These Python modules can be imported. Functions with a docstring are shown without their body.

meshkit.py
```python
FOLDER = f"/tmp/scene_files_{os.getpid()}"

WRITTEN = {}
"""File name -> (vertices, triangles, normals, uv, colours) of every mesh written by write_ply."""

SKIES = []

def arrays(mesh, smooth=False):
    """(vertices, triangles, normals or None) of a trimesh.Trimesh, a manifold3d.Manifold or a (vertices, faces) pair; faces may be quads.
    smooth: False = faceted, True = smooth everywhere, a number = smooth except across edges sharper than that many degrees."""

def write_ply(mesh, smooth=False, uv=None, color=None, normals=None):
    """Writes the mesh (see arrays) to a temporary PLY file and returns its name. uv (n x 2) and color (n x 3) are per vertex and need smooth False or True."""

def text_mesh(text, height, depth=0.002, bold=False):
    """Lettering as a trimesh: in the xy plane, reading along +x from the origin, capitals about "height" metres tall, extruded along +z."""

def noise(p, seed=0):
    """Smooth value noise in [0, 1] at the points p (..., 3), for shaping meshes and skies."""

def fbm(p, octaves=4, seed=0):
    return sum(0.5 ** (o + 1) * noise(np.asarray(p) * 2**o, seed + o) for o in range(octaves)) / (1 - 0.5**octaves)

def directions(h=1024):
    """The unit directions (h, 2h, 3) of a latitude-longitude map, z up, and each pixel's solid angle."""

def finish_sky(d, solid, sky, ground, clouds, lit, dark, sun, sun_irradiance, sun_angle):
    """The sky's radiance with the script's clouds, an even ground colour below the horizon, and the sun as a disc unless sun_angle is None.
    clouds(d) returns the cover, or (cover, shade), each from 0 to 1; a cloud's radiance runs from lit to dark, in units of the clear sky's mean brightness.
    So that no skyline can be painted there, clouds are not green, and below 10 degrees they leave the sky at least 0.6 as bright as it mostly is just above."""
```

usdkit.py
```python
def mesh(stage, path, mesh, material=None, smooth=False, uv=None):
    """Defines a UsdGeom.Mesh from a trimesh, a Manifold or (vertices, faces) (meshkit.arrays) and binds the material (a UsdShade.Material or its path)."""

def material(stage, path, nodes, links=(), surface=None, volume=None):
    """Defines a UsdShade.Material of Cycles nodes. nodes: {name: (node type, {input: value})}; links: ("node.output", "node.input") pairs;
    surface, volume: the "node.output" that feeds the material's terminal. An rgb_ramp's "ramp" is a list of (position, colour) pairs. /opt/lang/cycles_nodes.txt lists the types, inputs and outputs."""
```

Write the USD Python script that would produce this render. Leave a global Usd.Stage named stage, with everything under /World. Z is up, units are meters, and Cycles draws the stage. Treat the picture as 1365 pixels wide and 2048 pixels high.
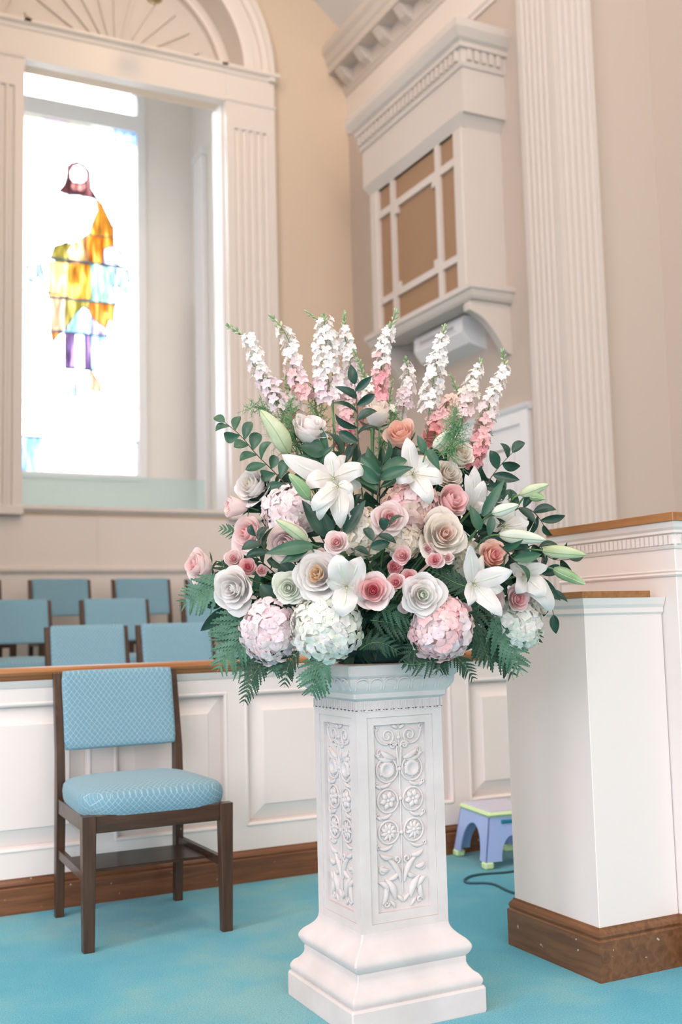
import math, random
import numpy as np, trimesh
import shapely.geometry as sg, shapely.ops as so
from pxr import Usd, UsdGeom, UsdLux, UsdShade, Sdf, Gf, Vt
import usdkit

stage = Usd.Stage.CreateInMemory()
UsdGeom.SetStageUpAxis(stage, UsdGeom.Tokens.z)
UsdGeom.SetStageMetersPerUnit(stage, 1.0)
UsdGeom.Xform.Define(stage, '/World')
UsdGeom.Scope.Define(stage, '/World/Looks')

# ------------------------------------------------------------------ camera, light, exposure
FPX, YAW, PITCH, ROLL = 2168.89, 0.46526039, 0.10377128, -0.02502076
CAM = np.array([0.0, 0.0, 1.02])
def _basis():
    cy, sy, cp, sp = math.cos(YAW), math.sin(YAW), math.cos(PITCH), math.sin(PITCH)
    f = np.array([sy * cp, cy * cp, sp]); r = np.array([cy, -sy, 0.0]); u = np.cross(r, f)
    c, s = math.cos(ROLL), math.sin(ROLL)
    return c * r + s * u, -s * r + c * u, f
CR, CU, CF = _basis()
cam = UsdGeom.Camera.Define(stage, '/World/camera')
cam.AddTransformOp().Set(Gf.Matrix4d(*[float(v) for row in ((*CR, 0), (*CU, 0), (*(-CF), 0), (*CAM, 1)) for v in row]))
cam.CreateHorizontalApertureAttr(24.0); cam.CreateVerticalApertureAttr(24.0 * 2048 / 1365)
cam.CreateFocalLengthAttr(24.0 * FPX / 1365)
cam.CreateClippingRangeAttr(Gf.Vec2f(0.05, 200))
cam.CreateFStopAttr(2.8); cam.CreateFocusDistanceAttr(2.88)
cam.CreateExposureAttr(0.36)

dome = UsdLux.DomeLight.Define(stage, '/World/sky_light')
dome.CreateIntensityAttr(2.0); dome.CreateColorAttr(Gf.Vec3f(0.94, 0.97, 1.0))

def rect_light(name, pos, target, w, h, power, color):
    l = UsdLux.RectLight.Define(stage, '/World/' + name)
    l.CreateWidthAttr(w); l.CreateHeightAttr(h); l.CreateIntensityAttr(power); l.CreateColorAttr(Gf.Vec3f(*color))
    z = np.array(pos, float) - np.array(target, float); z /= np.linalg.norm(z)
    x = np.cross([0, 0, 1.0], z); x /= np.linalg.norm(x); y = np.cross(z, x)
    l.AddTransformOp().Set(Gf.Matrix4d(*[float(v) for row in ((*x, 0), (*y, 0), (*z, 0), (*pos, 1)) for v in row]))
# daylight through the tall nave windows: left side, and the small side window of the recess
for k, yy in enumerate((-11.0, -8.0, -5.0, -2.0, 1.0)):
    rect_light('nave_window_light_%d' % k, (-6.15, yy, 3.9), (0, yy, 3.9), 1.8, 4.6, 6.2, (0.94, 0.875, 0.985))
for k, xx in enumerate((-3.4, 0.0, 3.4)):
    rect_light('rear_fill_light_%d' % k, (xx, -14.4, 4.4), (xx, 0, 4.4), 3.0, 6.4, 2.2, (1.0, 0.915, 0.89))  # rear wall is solid here: added soft fill from behind the camera
rect_light('recess_window_light', (1.30, 9.85, 4.2), (3.7, 9.85, 4.2), 0.9, 3.6, 1.2, (0.90, 0.95, 1.0))
# warm overhead lamps: unseen nave ones added as soft fill, plus the chancel lamp
def lamp(name, pos, r, power, color):
    l = UsdLux.SphereLight.Define(stage, '/World/' + name)
    l.CreateRadiusAttr(r); l.CreateIntensityAttr(power); l.CreateColorAttr(Gf.Vec3f(*color))
    l.AddTranslateOp().Set(Gf.Vec3d(*pos))
for k in range(6):
    lamp('nave_overhead_fill_%d' % k, (-2.4 + 4.4 * (k % 2), (2.1, -2.8, -7.5)[k // 2], 7.5), 0.45, (20.0, 11.0, 11.0)[k // 2], (1.0, 0.745, 0.59))
lamp('chancel_lamp_light', (2.6, 7.2, 6.75), 0.14, 25.0, (1.0, 0.70, 0.42))

# ------------------------------------------------------------------ pixel helpers (a point of the photo -> a place in the room)
def ray(px, py):
    return (px - 682.5) / FPX * CR - (py - 1024) / FPX * CU + CF
def on_y(px, py, y):
    d = ray(px, py); return CAM + d * (y / d[1])
D0 = 3.06
def at(px, py, off=0.0):
    """the point seen at (px, py) that lies off metres in front of the pedestal axis"""
    return CAM + ray(px, py) * (D0 - off)
def cdir(dx, dy, dz):
    v = dx * CR + dy * CU - dz * CF
    return v / np.linalg.norm(v)

# ------------------------------------------------------------------ scene helpers
USED = {}
def path_for(name, parent):
    base = str(parent.GetPath()) if parent is not None else '/World'
    k = USED.get((base, name), 0); USED[(base, name)] = k + 1
    return base + '/' + (name if k == 0 else '%s_%03d' % (name, k))
def tag(prim, label=None, cat=None, group=None, kind=None):
    for k, v in (('label', label), ('category', cat), ('group', group), ('kind', kind)):
        if v: prim.SetCustomDataByKey(k, v)
    return prim
def thing(name, label, cat, group=None, loc=None, rot=None):
    x = UsdGeom.Xform.Define(stage, path_for(name, None))
    if loc is not None: x.AddTranslateOp().Set(Gf.Vec3d(*map(float, loc)))
    if rot is not None: x.AddRotateZOp().Set(float(rot))
    return tag(x.GetPrim(), label, cat, group)
def put(name, mesh, m, parent=None, smooth=False, label=None, kind=None, group=None, cat=None):
    g = usdkit.mesh(stage, path_for(name, parent), mesh, m, smooth=smooth)
    return tag(g.GetPrim(), label, cat, group, kind)
def struct(name, mesh, m, smooth=False):
    return put(name, mesh, m, None, smooth, kind='structure')
def sgroup(name):
    x = UsdGeom.Xform.Define(stage, path_for(name, None)); return tag(x.GetPrim(), kind='structure')
def copy_of(src, name, label, loc, rot=0.0, group=None):
    c = src.GetCustomData()
    x = UsdGeom.Xform.Define(stage, path_for(name, None))
    x.GetPrim().GetReferences().AddInternalReference(src.GetPath()); x.GetPrim().SetInstanceable(True)
    x.ClearXformOpOrder()
    x.AddTranslateOp().Set(Gf.Vec3d(*map(float, loc))); x.AddRotateZOp().Set(float(rot))
    return tag(x.GetPrim(), label, c['category'], group or c.get('group'))

# ------------------------------------------------------------------ shapes
def join(*ms):
    ms = [m for x in ms for m in (x if isinstance(x, (list, tuple)) and not isinstance(x, trimesh.Trimesh) else [x])]
    return trimesh.util.concatenate(ms)
def box(lo, hi, b=0.0):
    lo, hi = np.array(lo, float), np.array(hi, float)
    if b <= 0:
        m = trimesh.creation.box(hi - lo); m.apply_translation((lo + hi) / 2); return m
    h, c = (hi - lo) / 2, (lo + hi) / 2; b = min(b, *(h * 0.9)); pts = []
    for s in np.array(np.meshgrid([-1, 1], [-1, 1], [-1, 1])).T.reshape(-1, 3):
        for a in range(3):
            e = h - b; e[a] = h[a]; pts.append(c + s * e)
    return trimesh.convex.convex_hull(np.array(pts))
def hexa(bot, top):
    """a solid between two quads, each four points in the same order"""
    return trimesh.convex.convex_hull(np.array(list(bot) + list(top), float))
def prism(poly, depth, axis='z', at_=0.0):
    """a 2-D shape pushed along an axis: z (x,y), y (x,z) or x (y,z)"""
    polys = [poly] if poly.geom_type == 'Polygon' else [g for g in poly.geoms if g.geom_type == 'Polygon']
    m = join([trimesh.creation.extrude_polygon(p, depth) for p in polys if p.area > 1e-9])
    v = m.vertices.copy()
    if axis == 'z': m.vertices = v + [0, 0, at_]
    elif axis == 'y': m.vertices = np.c_[v[:, 0], v[:, 2] + at_, v[:, 1]]; m.invert()
    else: m.vertices = np.c_[v[:, 2] + at_, v[:, 0], v[:, 1]]
    return m
def moulding(path, profile, closed=False):
    """sweeps a profile of (outward, z) points along a plan path with mitred corners; outward is to the right of the path"""
    P = np.array(path, float); n = len(P); prof = np.array(profile, float); rings = []
    for i in range(n):
        ds = []
        if closed or i > 0: d = P[i] - P[i - 1]; ds.append(d / np.linalg.norm(d))
        if closed or i < n - 1: d = P[(i + 1) % n] - P[i]; ds.append(d / np.linalg.norm(d))
        ns = [np.array([d[1], -d[0]]) for d in ds]
        if len(ns) == 2:
            mm = ns[0] + ns[1]; mm = mm / max(1e-9, mm @ ns[0])
        else: mm = ns[0]
        rings.append(np.c_[P[i][0] + prof[:, 0] * mm[0], P[i][1] + prof[:, 0] * mm[1], prof[:, 1]])
    V = np.vstack(rings); k = len(prof); F = []
    for i in range(n if closed else n - 1):
        a, b = i * k, ((i + 1) % n) * k
        for j in range(k):
            j2 = (j + 1) % k
            F += [[a + j, b + j, b + j2], [a + j, b + j2, a + j2]]
    m = trimesh.Trimesh(V, F, process=False)
    if not closed:
        tri = trimesh.creation.extrude_polygon(sg.Polygon(prof), 1.0)  # caps from its triangulation
        v2, f2 = trimesh.creation.triangulate_polygon(sg.Polygon(prof), engine='earcut') if False else (None, None)
        caps = []
        base = tri.faces[(np.abs(tri.vertices[tri.faces][:, :, 2]).max(1) < 1e-9)]
        for ring in (rings[0], rings[-1]):
            from scipy.spatial import cKDTree
            idx = cKDTree(prof).query(tri.vertices[:, :2])[1]
            caps.append(trimesh.Trimesh(ring, idx[base], process=False))
        m = join(m, caps)
    m.fix_normals() if len(m.faces) < 4000 else None
    return m
def tube(pts, rad, sides=8, caps=True):
    pts = np.array(pts, float); n = len(pts); rad = np.broadcast_to(np.asarray(rad, float), (n,))
    t = np.gradient(pts, axis=0); t /= np.maximum(np.linalg.norm(t, axis=1, keepdims=True), 1e-12)
    ref = np.array([0, 0, 1.0]) if abs(t[0][2]) < 0.9 else np.array([1.0, 0, 0])
    a = np.cross(t[0], ref); a /= np.linalg.norm(a); V = []
    ang = np.arange(sides) * 2 * np.pi / sides
    for i in range(n):
        a = a - (a @ t[i]) * t[i]; a /= max(np.linalg.norm(a), 1e-9); b = np.cross(t[i], a)
        V.append(pts[i] + rad[i] * (np.cos(ang)[:, None] * a + np.sin(ang)[:, None] * b))
    V = np.vstack(V); F = []
    for i in range(n - 1):
        for j in range(sides):
            p, q = i * sides + j, i * sides + (j + 1) % sides
            F += [[p, q, q + sides], [p, q + sides, p + sides]]
    if caps:
        V = np.vstack([V, pts[:1], pts[-1:]]); c0, c1 = len(V) - 2, len(V) - 1
        for j in range(sides):
            F += [[c0, (j + 1) % sides, j], [c1, (n - 1) * sides + j, (n - 1) * sides + (j + 1) % sides]]
    return trimesh.Trimesh(V, F, process=False)
def grid_mesh(P):
    """a sheet from a (rows, columns, 3) array of points"""
    r, c = P.shape[:2]; i = np.arange(r * c).reshape(r, c)
    F = np.vstack([np.c_[i[:-1, :-1].ravel(), i[:-1, 1:].ravel(), i[1:, 1:].ravel()], np.c_[i[:-1, :-1].ravel(), i[1:, 1:].ravel(), i[1:, :-1].ravel()]])
    return trimesh.Trimesh(P.reshape(-1, 3), F, process=False)
def lathe(prof, seg=24, center=(0, 0, 0)):
    prof = np.array(prof, float); a = np.arange(seg + 1) * 2 * np.pi / seg
    P = np.stack([np.outer(np.cos(a), prof[:, 0]), np.outer(np.sin(a), prof[:, 0]), np.outer(np.ones(seg + 1), prof[:, 1])], -1) + np.array(center)
    m = grid_mesh(P); m.merge_vertices(); return m
def bez(a, b, c, n):
    t = np.linspace(0, 1, n)[:, None]; return (1 - t) ** 2 * a + 2 * t * (1 - t) * b + t * t * c
def spline(pts, n):
    from scipy.interpolate import CubicSpline
    pts = np.array(pts, float); s = np.r_[0, np.cumsum(np.linalg.norm(np.diff(pts, axis=0), axis=1))]
    if len(pts) == 2: return pts[0] + (pts[1] - pts[0]) * np.linspace(0, 1, n)[:, None]
    return CubicSpline(s, pts, bc_type='natural')(np.linspace(0, s[-1], n))
def frame(axis, roll=0.0):
    z = np.array(axis, float); z /= np.linalg.norm(z)
    x = np.cross([0, 0, 1.0], z)
    if np.linalg.norm(x) < 1e-3: x = np.array([1.0, 0, 0])
    x /= np.linalg.norm(x); y = np.cross(z, x); c, s = math.cos(roll), math.sin(roll)
    return np.stack([c * x + s * y, -s * x + c * y, z], 1)

# ------------------------------------------------------------------ materials
def mat(name, nodes, links, surface): return usdkit.material(stage, '/World/Looks/' + name, nodes, links, surface)
def plain(name, col, rough=0.5, bump=0.0, scale=60.0, spec=0.5, var=0.0, vscale=3.0, dist=0.002, **kw):
    nodes = {'p': ('principled_bsdf', dict(base_color=col, roughness=rough, specular_ior_level=spec, **kw))}; links = []
    if bump or var: nodes['g'] = ('geometry', {})
    if bump:
        nodes['n'] = ('noise_texture', dict(scale=scale, detail=4.0, roughness=0.6)); nodes['b'] = ('bump', dict(strength=bump, distance=dist))
        links += [('g.position', 'n.vector'), ('n.fac', 'b.height'), ('b.normal', 'p.normal')]
    if var:
        nodes['n2'] = ('noise_texture', dict(scale=vscale, detail=3.0)); c = np.array(col)
        nodes['r'] = ('rgb_ramp', {'ramp': [(0.3, tuple(np.clip(c * (1 - var), 0, 1))), (0.7, tuple(np.clip(c * (1 + var), 0, 1)))]})
        links += [('g.position', 'n2.vector'), ('n2.fac', 'r.fac'), ('r.color', 'p.base_color')]
    return mat(name, nodes, links, 'p.BSDF')
def wood(name, c1, c2, stretch, rough=0.32, wear=None, scale=1.0):
    nodes = {'t': ('texture_coordinate', {}), 'm': ('mapping', dict(scale=tuple(np.array(stretch) * scale))),
             'n': ('noise_texture', dict(scale=1.0, detail=6.0, roughness=0.62, distortion=0.7)),
             'r': ('rgb_ramp', {'ramp': [(0.32, c1), (0.68, c2)]}),
             'b': ('bump', dict(strength=0.12, distance=0.001)), 'p': ('principled_bsdf', dict(roughness=rough))}
    links = [('t.object', 'm.vector'), ('m.vector', 'n.vector'), ('n.fac', 'r.fac'), ('n.fac', 'b.height'), ('b.normal', 'p.normal')]
    last = 'r.color'
    if wear:
        nodes['w'] = ('noise_texture', dict(scale=38.0, detail=2.0, roughness=0.45)); nodes['wr'] = ('rgb_ramp', {'ramp': [(0.73, (0, 0, 0)), (0.76, (1, 1, 1))]})
        nodes['x'] = ('mix', dict(color2=wear)); links += [('t.object', 'w.vector'), ('w.fac', 'wr.fac'), ('wr.color', 'x.fac'), (last, 'x.color1')]; last = 'x.color'
    links.append((last, 'p.base_color'))
    return mat(name, nodes, links, 'p.BSDF')
M = {}
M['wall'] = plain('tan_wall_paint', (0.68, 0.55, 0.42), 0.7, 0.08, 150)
M['trim'] = plain('cream_trim_paint', (0.765, 0.70, 0.645), 0.38, 0.03, 40)
M['panel'] = plain('cream_panel_paint', (0.83, 0.77, 0.735), 0.33, 0.04, 30)
M['niche'] = plain('niche_plaster', (0.80, 0.77, 0.73), 0.6)
M['vault'] = plain('vault_plaster', (0.72, 0.72, 0.72), 0.8)
M['trim_dimmed'] = plain('dimmed_trim_paint', (0.60, 0.545, 0.495), 0.45, 0.03, 40)  # trim paint darkened: the dimmer upper room is put into the colour
M['wall_r'] = plain('dimmed_wall_paint', (0.54, 0.465, 0.40), 0.7, 0.08, 150)  # tan wall paint darkened and greyed: weaker light here put into the colour
M['rail'] = plain('rail_brightened_paint', (0.89, 0.83, 0.79), 0.33, 0.04, 30)  # panel paint made lighter: brightens the shaded rail through its colour
M['sash'] = plain('white_window_paint', (0.82, 0.82, 0.83), 0.45)
M['grille'] = plain('brown_grille_cloth', (0.34, 0.21, 0.12), 0.9, 0.3, 900)
M['cap_x'] = wood('rail_wood_x', (0.30, 0.115, 0.035), (0.47, 0.21, 0.075), (2.0, 40, 40))
M['cap_y'] = wood('rail_wood_y', (0.25, 0.10, 0.03), (0.40, 0.185, 0.065), (40, 2.0, 40))
M['base_x'] = wood('base_wood_x', (0.12, 0.045, 0.018), (0.25, 0.10, 0.040), (2.5, 40, 40), 0.36, (0.5, 0.42, 0.36))
M['base_y'] = wood('base_wood_y', (0.115, 0.048, 0.020), (0.23, 0.105, 0.044), (40, 2.5, 40), 0.36, (0.5, 0.42, 0.36))
def carpet():
    n = {'g': ('geometry', {}), 'a': ('noise_texture', dict(scale=230.0, detail=3.0, roughness=0.7)), 'c': ('noise_texture', dict(scale=1.1, detail=4.0, roughness=0.6)), 'd': ('noise_texture', dict(scale=5.0, detail=3.0)),
         'r': ('rgb_ramp', {'ramp': [(0.28, (0.30, 0.30, 0.30)), (0.72, (0.70, 0.70, 0.70))]}),
         'r2': ('rgb_ramp', {'ramp': [(0.38, (0.085, 0.385, 0.52)), (0.50, (0.125, 0.43, 0.53)), (0.62, (0.20, 0.46, 0.50))]}),
         'm': ('math', dict(math_type='multiply_add', value2=0.28, value3=-0.14)), 'm2': ('math', dict(math_type='add')),
         'x': ('mix', dict(mix_type='overlay', fac=0.8)), 'b': ('bump', dict(strength=0.7, distance=0.004)),
         'p': ('principled_bsdf', dict(roughness=0.95, specular_ior_level=0.1, sheen_weight=0.2, sheen_roughness=0.4, sheen_tint=(0.7, 0.85, 0.9)))}
    l = [('g.position', 'a.vector'), ('g.position', 'c.vector'), ('g.position', 'd.vector'), ('d.fac', 'm.value1'), ('c.fac', 'm2.value1'), ('m.value', 'm2.value2'), ('a.fac', 'r.fac'), ('m2.value', 'r2.fac'), ('r2.color', 'x.color1'), ('r.color', 'x.color2'),
         ('x.color', 'p.base_color'), ('a.fac', 'b.height'), ('b.normal', 'p.normal')]
    return mat('teal_carpet', n, l, 'p.BSDF')
M['carpet'] = carpet()
def pane_mat(name, col, rough=0.1, streak=None):
    n = {'t': ('transparent_bsdf', dict(color=col)), 'g': ('glossy_bsdf', dict(color=(0.9, 0.9, 0.9), roughness=rough)), 'f': ('fresnel', dict(IOR=1.35)), 'x': ('mix_closure', {})}
    l = [('f.fac', 'x.fac'), ('t.BSDF', 'x.closure1'), ('g.BSDF', 'x.closure2')]
    if streak:
        n['geo'] = ('geometry', {}); n['m'] = ('mapping', dict(scale=streak[1])); n['w'] = ('noise_texture', dict(scale=1.0, detail=2.0, distortion=0.6))
        n['r'] = ('rgb_ramp', {'ramp': [(0.33, streak[0]), (0.5, col), (0.66, tuple(min(1.0, c * 1.35 + 0.12) for c in col))]})
        l += [('geo.position', 'm.vector'), ('m.vector', 'w.vector'), ('w.fac', 'r.fac'), ('r.color', 't.color')]
    return mat(name, n, l, 'x.closure')

# ------------------------------------------------------------------ the room shell
YB, XR, XL = 8.9, 4.65, 0.32
struct('floor', box((-7, -14.9, -0.1), (6.5, 9.2, 0)), M['carpet'])
for k, (y0, y1, z) in enumerate(((5.35, 9.0, 0.18), (6.5, 9.0, 0.36), (7.62, 9.0, 0.55))):
    struct('floor', box((XL + 0.02, y0, z - (0.18, 0.18, 0.19)[k]), (XR - 0.01, y1, z)), M['carpet'])
# back wall with its arched recess
CXN, ZS = 2.467, 6.10
ar = 1.125
hole = so.unary_union([sg.box(CXN - 0.895, 2.0, CXN + 0.895, 5.78)])
arch = sg.Polygon([(CXN + ar * math.cos(a), ZS + ar * math.sin(a)) for a in np.linspace(0, math.pi, 49)])
wallp = sg.box(XL - 0.3, 0, XR + 0.3, 8.1).difference(hole).difference(arch)
struct('wall_back', prism(wallp, 0.16, 'y', YB), M['wall'])
# recess behind: sides, floor, ceiling, rear wall with the window opening
NB = 10.8
wx0, wx1, wz0, wzt, wz1 = 1.905, 3.101, 2.60, 6.27, 6.45
wcx, wr = (wx0 + wx1) / 2, (wx1 - wx0) / 2
wope = so.unary_union([sg.box(wx0 - 0.05, wz0 - 0.04, wx1 + 0.05, wz1 + 0.1), sg.Polygon([(wcx + (wr + 0.05) * math.cos(a), wz1 + 0.1 + (wr + 0.05) * math.sin(a)) for a in np.linspace(0, math.pi, 33)])])
struct('wall_niche_back', prism(sg.box(1.0, 1.9, 3.95, 7.5).difference(wope), 0.2, 'y', NB), M['niche'])
side = sg.box(9.06, 1.9, NB + 0.1, 7.5).difference(sg.box(10.63, 2.0, 10.79, 4.46))
struct('wall_niche_right', prism(side, 0.25, 'x', 3.72), M['niche'])
struct('wall_niche_right', box((3.97, 10.5, 1.9), (4.02, 10.95, 4.8)), M['niche'])
struct('trim_1', join(box((3.66, 10.33, 2.0), (3.72, 10.60, 5.95), 0.008), box((3.65, 10.30, 5.95), (3.72, 10.63, 6.02))), M['sash'])
struct('wall_niche_left', box((1.0, 9.06, 1.9), (1.25, NB + 0.1, 7.5)), M['niche'])
struct('floor', box((1.0, 9.0, 1.85), (3.97, NB + 0.1, 2.0)), M['niche'])
struct('ceiling', box((1.0, 9.06, 7.5), (3.97, NB + 0.2, 7.6)), M['niche'])
# jamb linings of the opening
struct('trim_2', join(box((CXN + 0.875, YB, 2.0), (CXN + 0.91, 9.13, 5.78)), box((CXN - 0.91, YB, 2.0), (CXN - 0.875, 9.13, 5.78))), M['sash'])
# sunburst tympanum set back in the arch, with its rays
tym = sgroup('wall_tympanum')
tp = sg.Polygon([(CXN + 1.14 * math.cos(a), ZS - 0.05 + 1.14 * math.sin(a)) for a in np.linspace(0, math.pi, 49)])
put('panel', prism(tp, 0.05, 'y', 9.28), M['trim'], tym)
put('ledge', box((CXN - 1.2, 8.9, 5.98), (CXN + 1.2, 9.33, 6.085)), M['trim'], tym)
for k in range(13):
    a = math.radians(6 + 14 * k); ca, sa = math.cos(a), math.sin(a)
    poly = sg.Polygon([(CXN + ca * 0.2 - sa * 0.006, ZS + 0.05 + sa * 0.2 + ca * 0.006), (CXN + ca * 0.2 + sa * 0.006, ZS + 0.05 + sa * 0.2 - ca * 0.006),
                       (CXN + ca * 0.83 + sa * 0.022, ZS + 0.05 + sa * 0.83 - ca * 0.022), (CXN + ca * 0.86, ZS + 0.05 + sa * 0.86), (CXN + ca * 0.83 - sa * 0.022, ZS + 0.05 + sa * 0.83 + ca * 0.022)])
    put('ray', prism(poly, 0.034, 'y', 9.25), M['trim'], tym)
put('hub', prism(sg.Polygon([(CXN + 0.17 * math.cos(a), ZS + 0.05 + 0.17 * math.sin(a)) for a in np.linspace(0, math.pi, 25)]), 0.018, 'y', 9.264), M['trim'], tym)
# arch soffit and the moulded archivolt
def arc_sweep(prof, a0=-0.06, a1=math.pi + 0.06, n=53):
    """profile of (radius, y) swept round the arch centre"""
    prof = np.array(list(prof) + [prof[0]]); a = np.linspace(a0, a1, n)
    P = np.stack([CXN + np.outer(np.cos(a), prof[:, 0]), np.tile(prof[:, 1], (n, 1)), ZS + np.outer(np.sin(a), prof[:, 0])], -1)
    m = grid_mesh(P); m.fix_normals(); return m
av = sgroup('trim_3')
put('soffit', arc_sweep([(1.10, 8.88), (1.14, 8.88), (1.14, 9.3), (1.10, 9.3)]), M['trim'], av, 30)
put('inner_bead', arc_sweep([(1.02, 9.2), (1.06, 9.18), (1.12, 9.18), (1.12, 9.3), (1.02, 9.3)]), M['trim'], av, 30)
put('archivolt', arc_sweep([(1.09, 8.9), (1.09, 8.835), (1.13, 8.82), (1.19, 8.82), (1.20, 8.835), (1.25, 8.835), (1.26, 8.80), (1.30, 8.79), (1.32, 8.76), (1.36, 8.76), (1.375, 8.80), (1.375, 8.9)]), M['trim'], av, 30)
# entablature across the opening
def lintel():
    b = box((CXN - 0.9, 8.80, 5.77), (CXN + 0.9, 8.905, 6.03))
    c = moulding([(CXN - 0.9, 8.80), (CXN + 0.9, 8.80)], [(-0.1, 6.02), (0.0, 6.02), (0.012, 6.03), (0.02, 6.055), (0.05, 6.075), (0.05, 6.10), (-0.1, 6.10)])
    return join(b, c)
struct('trim_4', lintel(), M['trim'])
def fluted(x0, x1, y0, y1, z0, z1, n, axis='x', marg=0.16, depth=0.014):
    """a shaft whose front (low) face along axis x at y0, or along y at x0, carries n hollow flutes"""
    w = (x1 - x0) if axis == 'x' else (y1 - y0); m_ = w * marg; p = (w - 2 * m_) / n; pts = [(0, 0)]
    for k in range(n):
        c = m_ + p * (k + 0.5); r = p * 0.36
        pts += [(c - r * math.cos(a), depth * math.sin(a)) for a in np.linspace(0, math.pi, 7)]
    d = (y1 - y0) if axis == 'x' else (x1 - x0)
    pts += [(w, 0), (w, d), (0, d)]
    if axis == 'x': poly = sg.Polygon([(x0 + a, y0 + b) for a, b in pts])
    else: poly = sg.Polygon([(x0 + b, y0 + a) for a, b in pts])
    return prism(poly, z1 - z0, 'z', z0)
CAPP = [(-0.09, 0), (0.0, 0), (0.01, 0.01), (0.018, 0.035), (0.045, 0.055), (0.045, 0.085), (-0.09, 0.085)]
for x0, x1 in ((CXN + 0.89, CXN + 1.365), (CXN - 1.365, CXN - 0.89)):
    pl = sgroup('trim_5')
    y0 = 8.795
    put('shaft', fluted(x0, x1, y0, 8.9, 2.03, 5.52, 5, 'x', 0.14, 0.022), M['trim'], pl)
    put('block', box((x0, y0, 5.52), (x1, 8.9, 6.03)), M['trim'], pl)
    put('necking', moulding([(x0, 8.9), (x0, y0), (x1, y0), (x1, 8.9)], [(-0.02, 5.765), (0.008, 5.765), (0.014, 5.78), (0.008, 5.795), (-0.02, 5.795)]), M['trim'], pl)
    put('capital', moulding([(x0, 8.9), (x0, y0), (x1, y0), (x1, 8.9)], [(a, b + 6.015) for a, b in CAPP]), M['trim'], pl)
    put('base', box((x0 - 0.012, y0 - 0.012, 1.955), (x1 + 0.012, 8.9, 2.03), 0.006), M['trim'], pl)
struct('trim_6', moulding([(CXN - 0.88, YB), (CXN + 0.88, YB)], [(-0.15, 1.985), (0.02, 1.985), (0.03, 2.0), (0.055, 2.01), (0.055, 2.04), (-0.15, 2.04)]), M['trim'])
# wainscot of the back wall
struct('trim_7', join(box((XL, 8.885, 0.55), (XR, 8.9, 1.955)), moulding([(XL, 8.885), (XR, 8.885)], [(-0.01, 1.49), (0.012, 1.49), (0.03, 1.515), (0.03, 1.535), (0.012, 1.55), (-0.01, 1.55)]),
                      box((2.20, 8.878, 1.55), (2.215, 8.886, 1.955))), M['trim'])
# low glass screen on the recess sill
put('glass_screen', box((1.5, 9.1, 2.03), (3.215, 9.112, 2.333)), mat('screen_glass', {'t': ('transparent_bsdf', dict(color=(0.84, 0.93, 0.92))), 'g': ('glossy_bsdf', dict(color=(0.8, 0.95, 0.93), roughness=0.05)), 'd': ('diffuse_bsdf', dict(color=(0.76, 0.87, 0.88))),
     'a': ('mix_closure', dict(fac=0.25)), 'f': ('fresnel', dict(IOR=1.45)), 'x': ('mix_closure', {})},
     [('t.BSDF', 'a.closure1'), ('d.BSDF', 'a.closure2'), ('f.fac', 'x.fac'), ('a.closure', 'x.closure1'), ('g.BSDF', 'x.closure2')], 'x.closure'),
    label='low pale green glass screen along the sill under the stained glass window', cat='glass screen')

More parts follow.
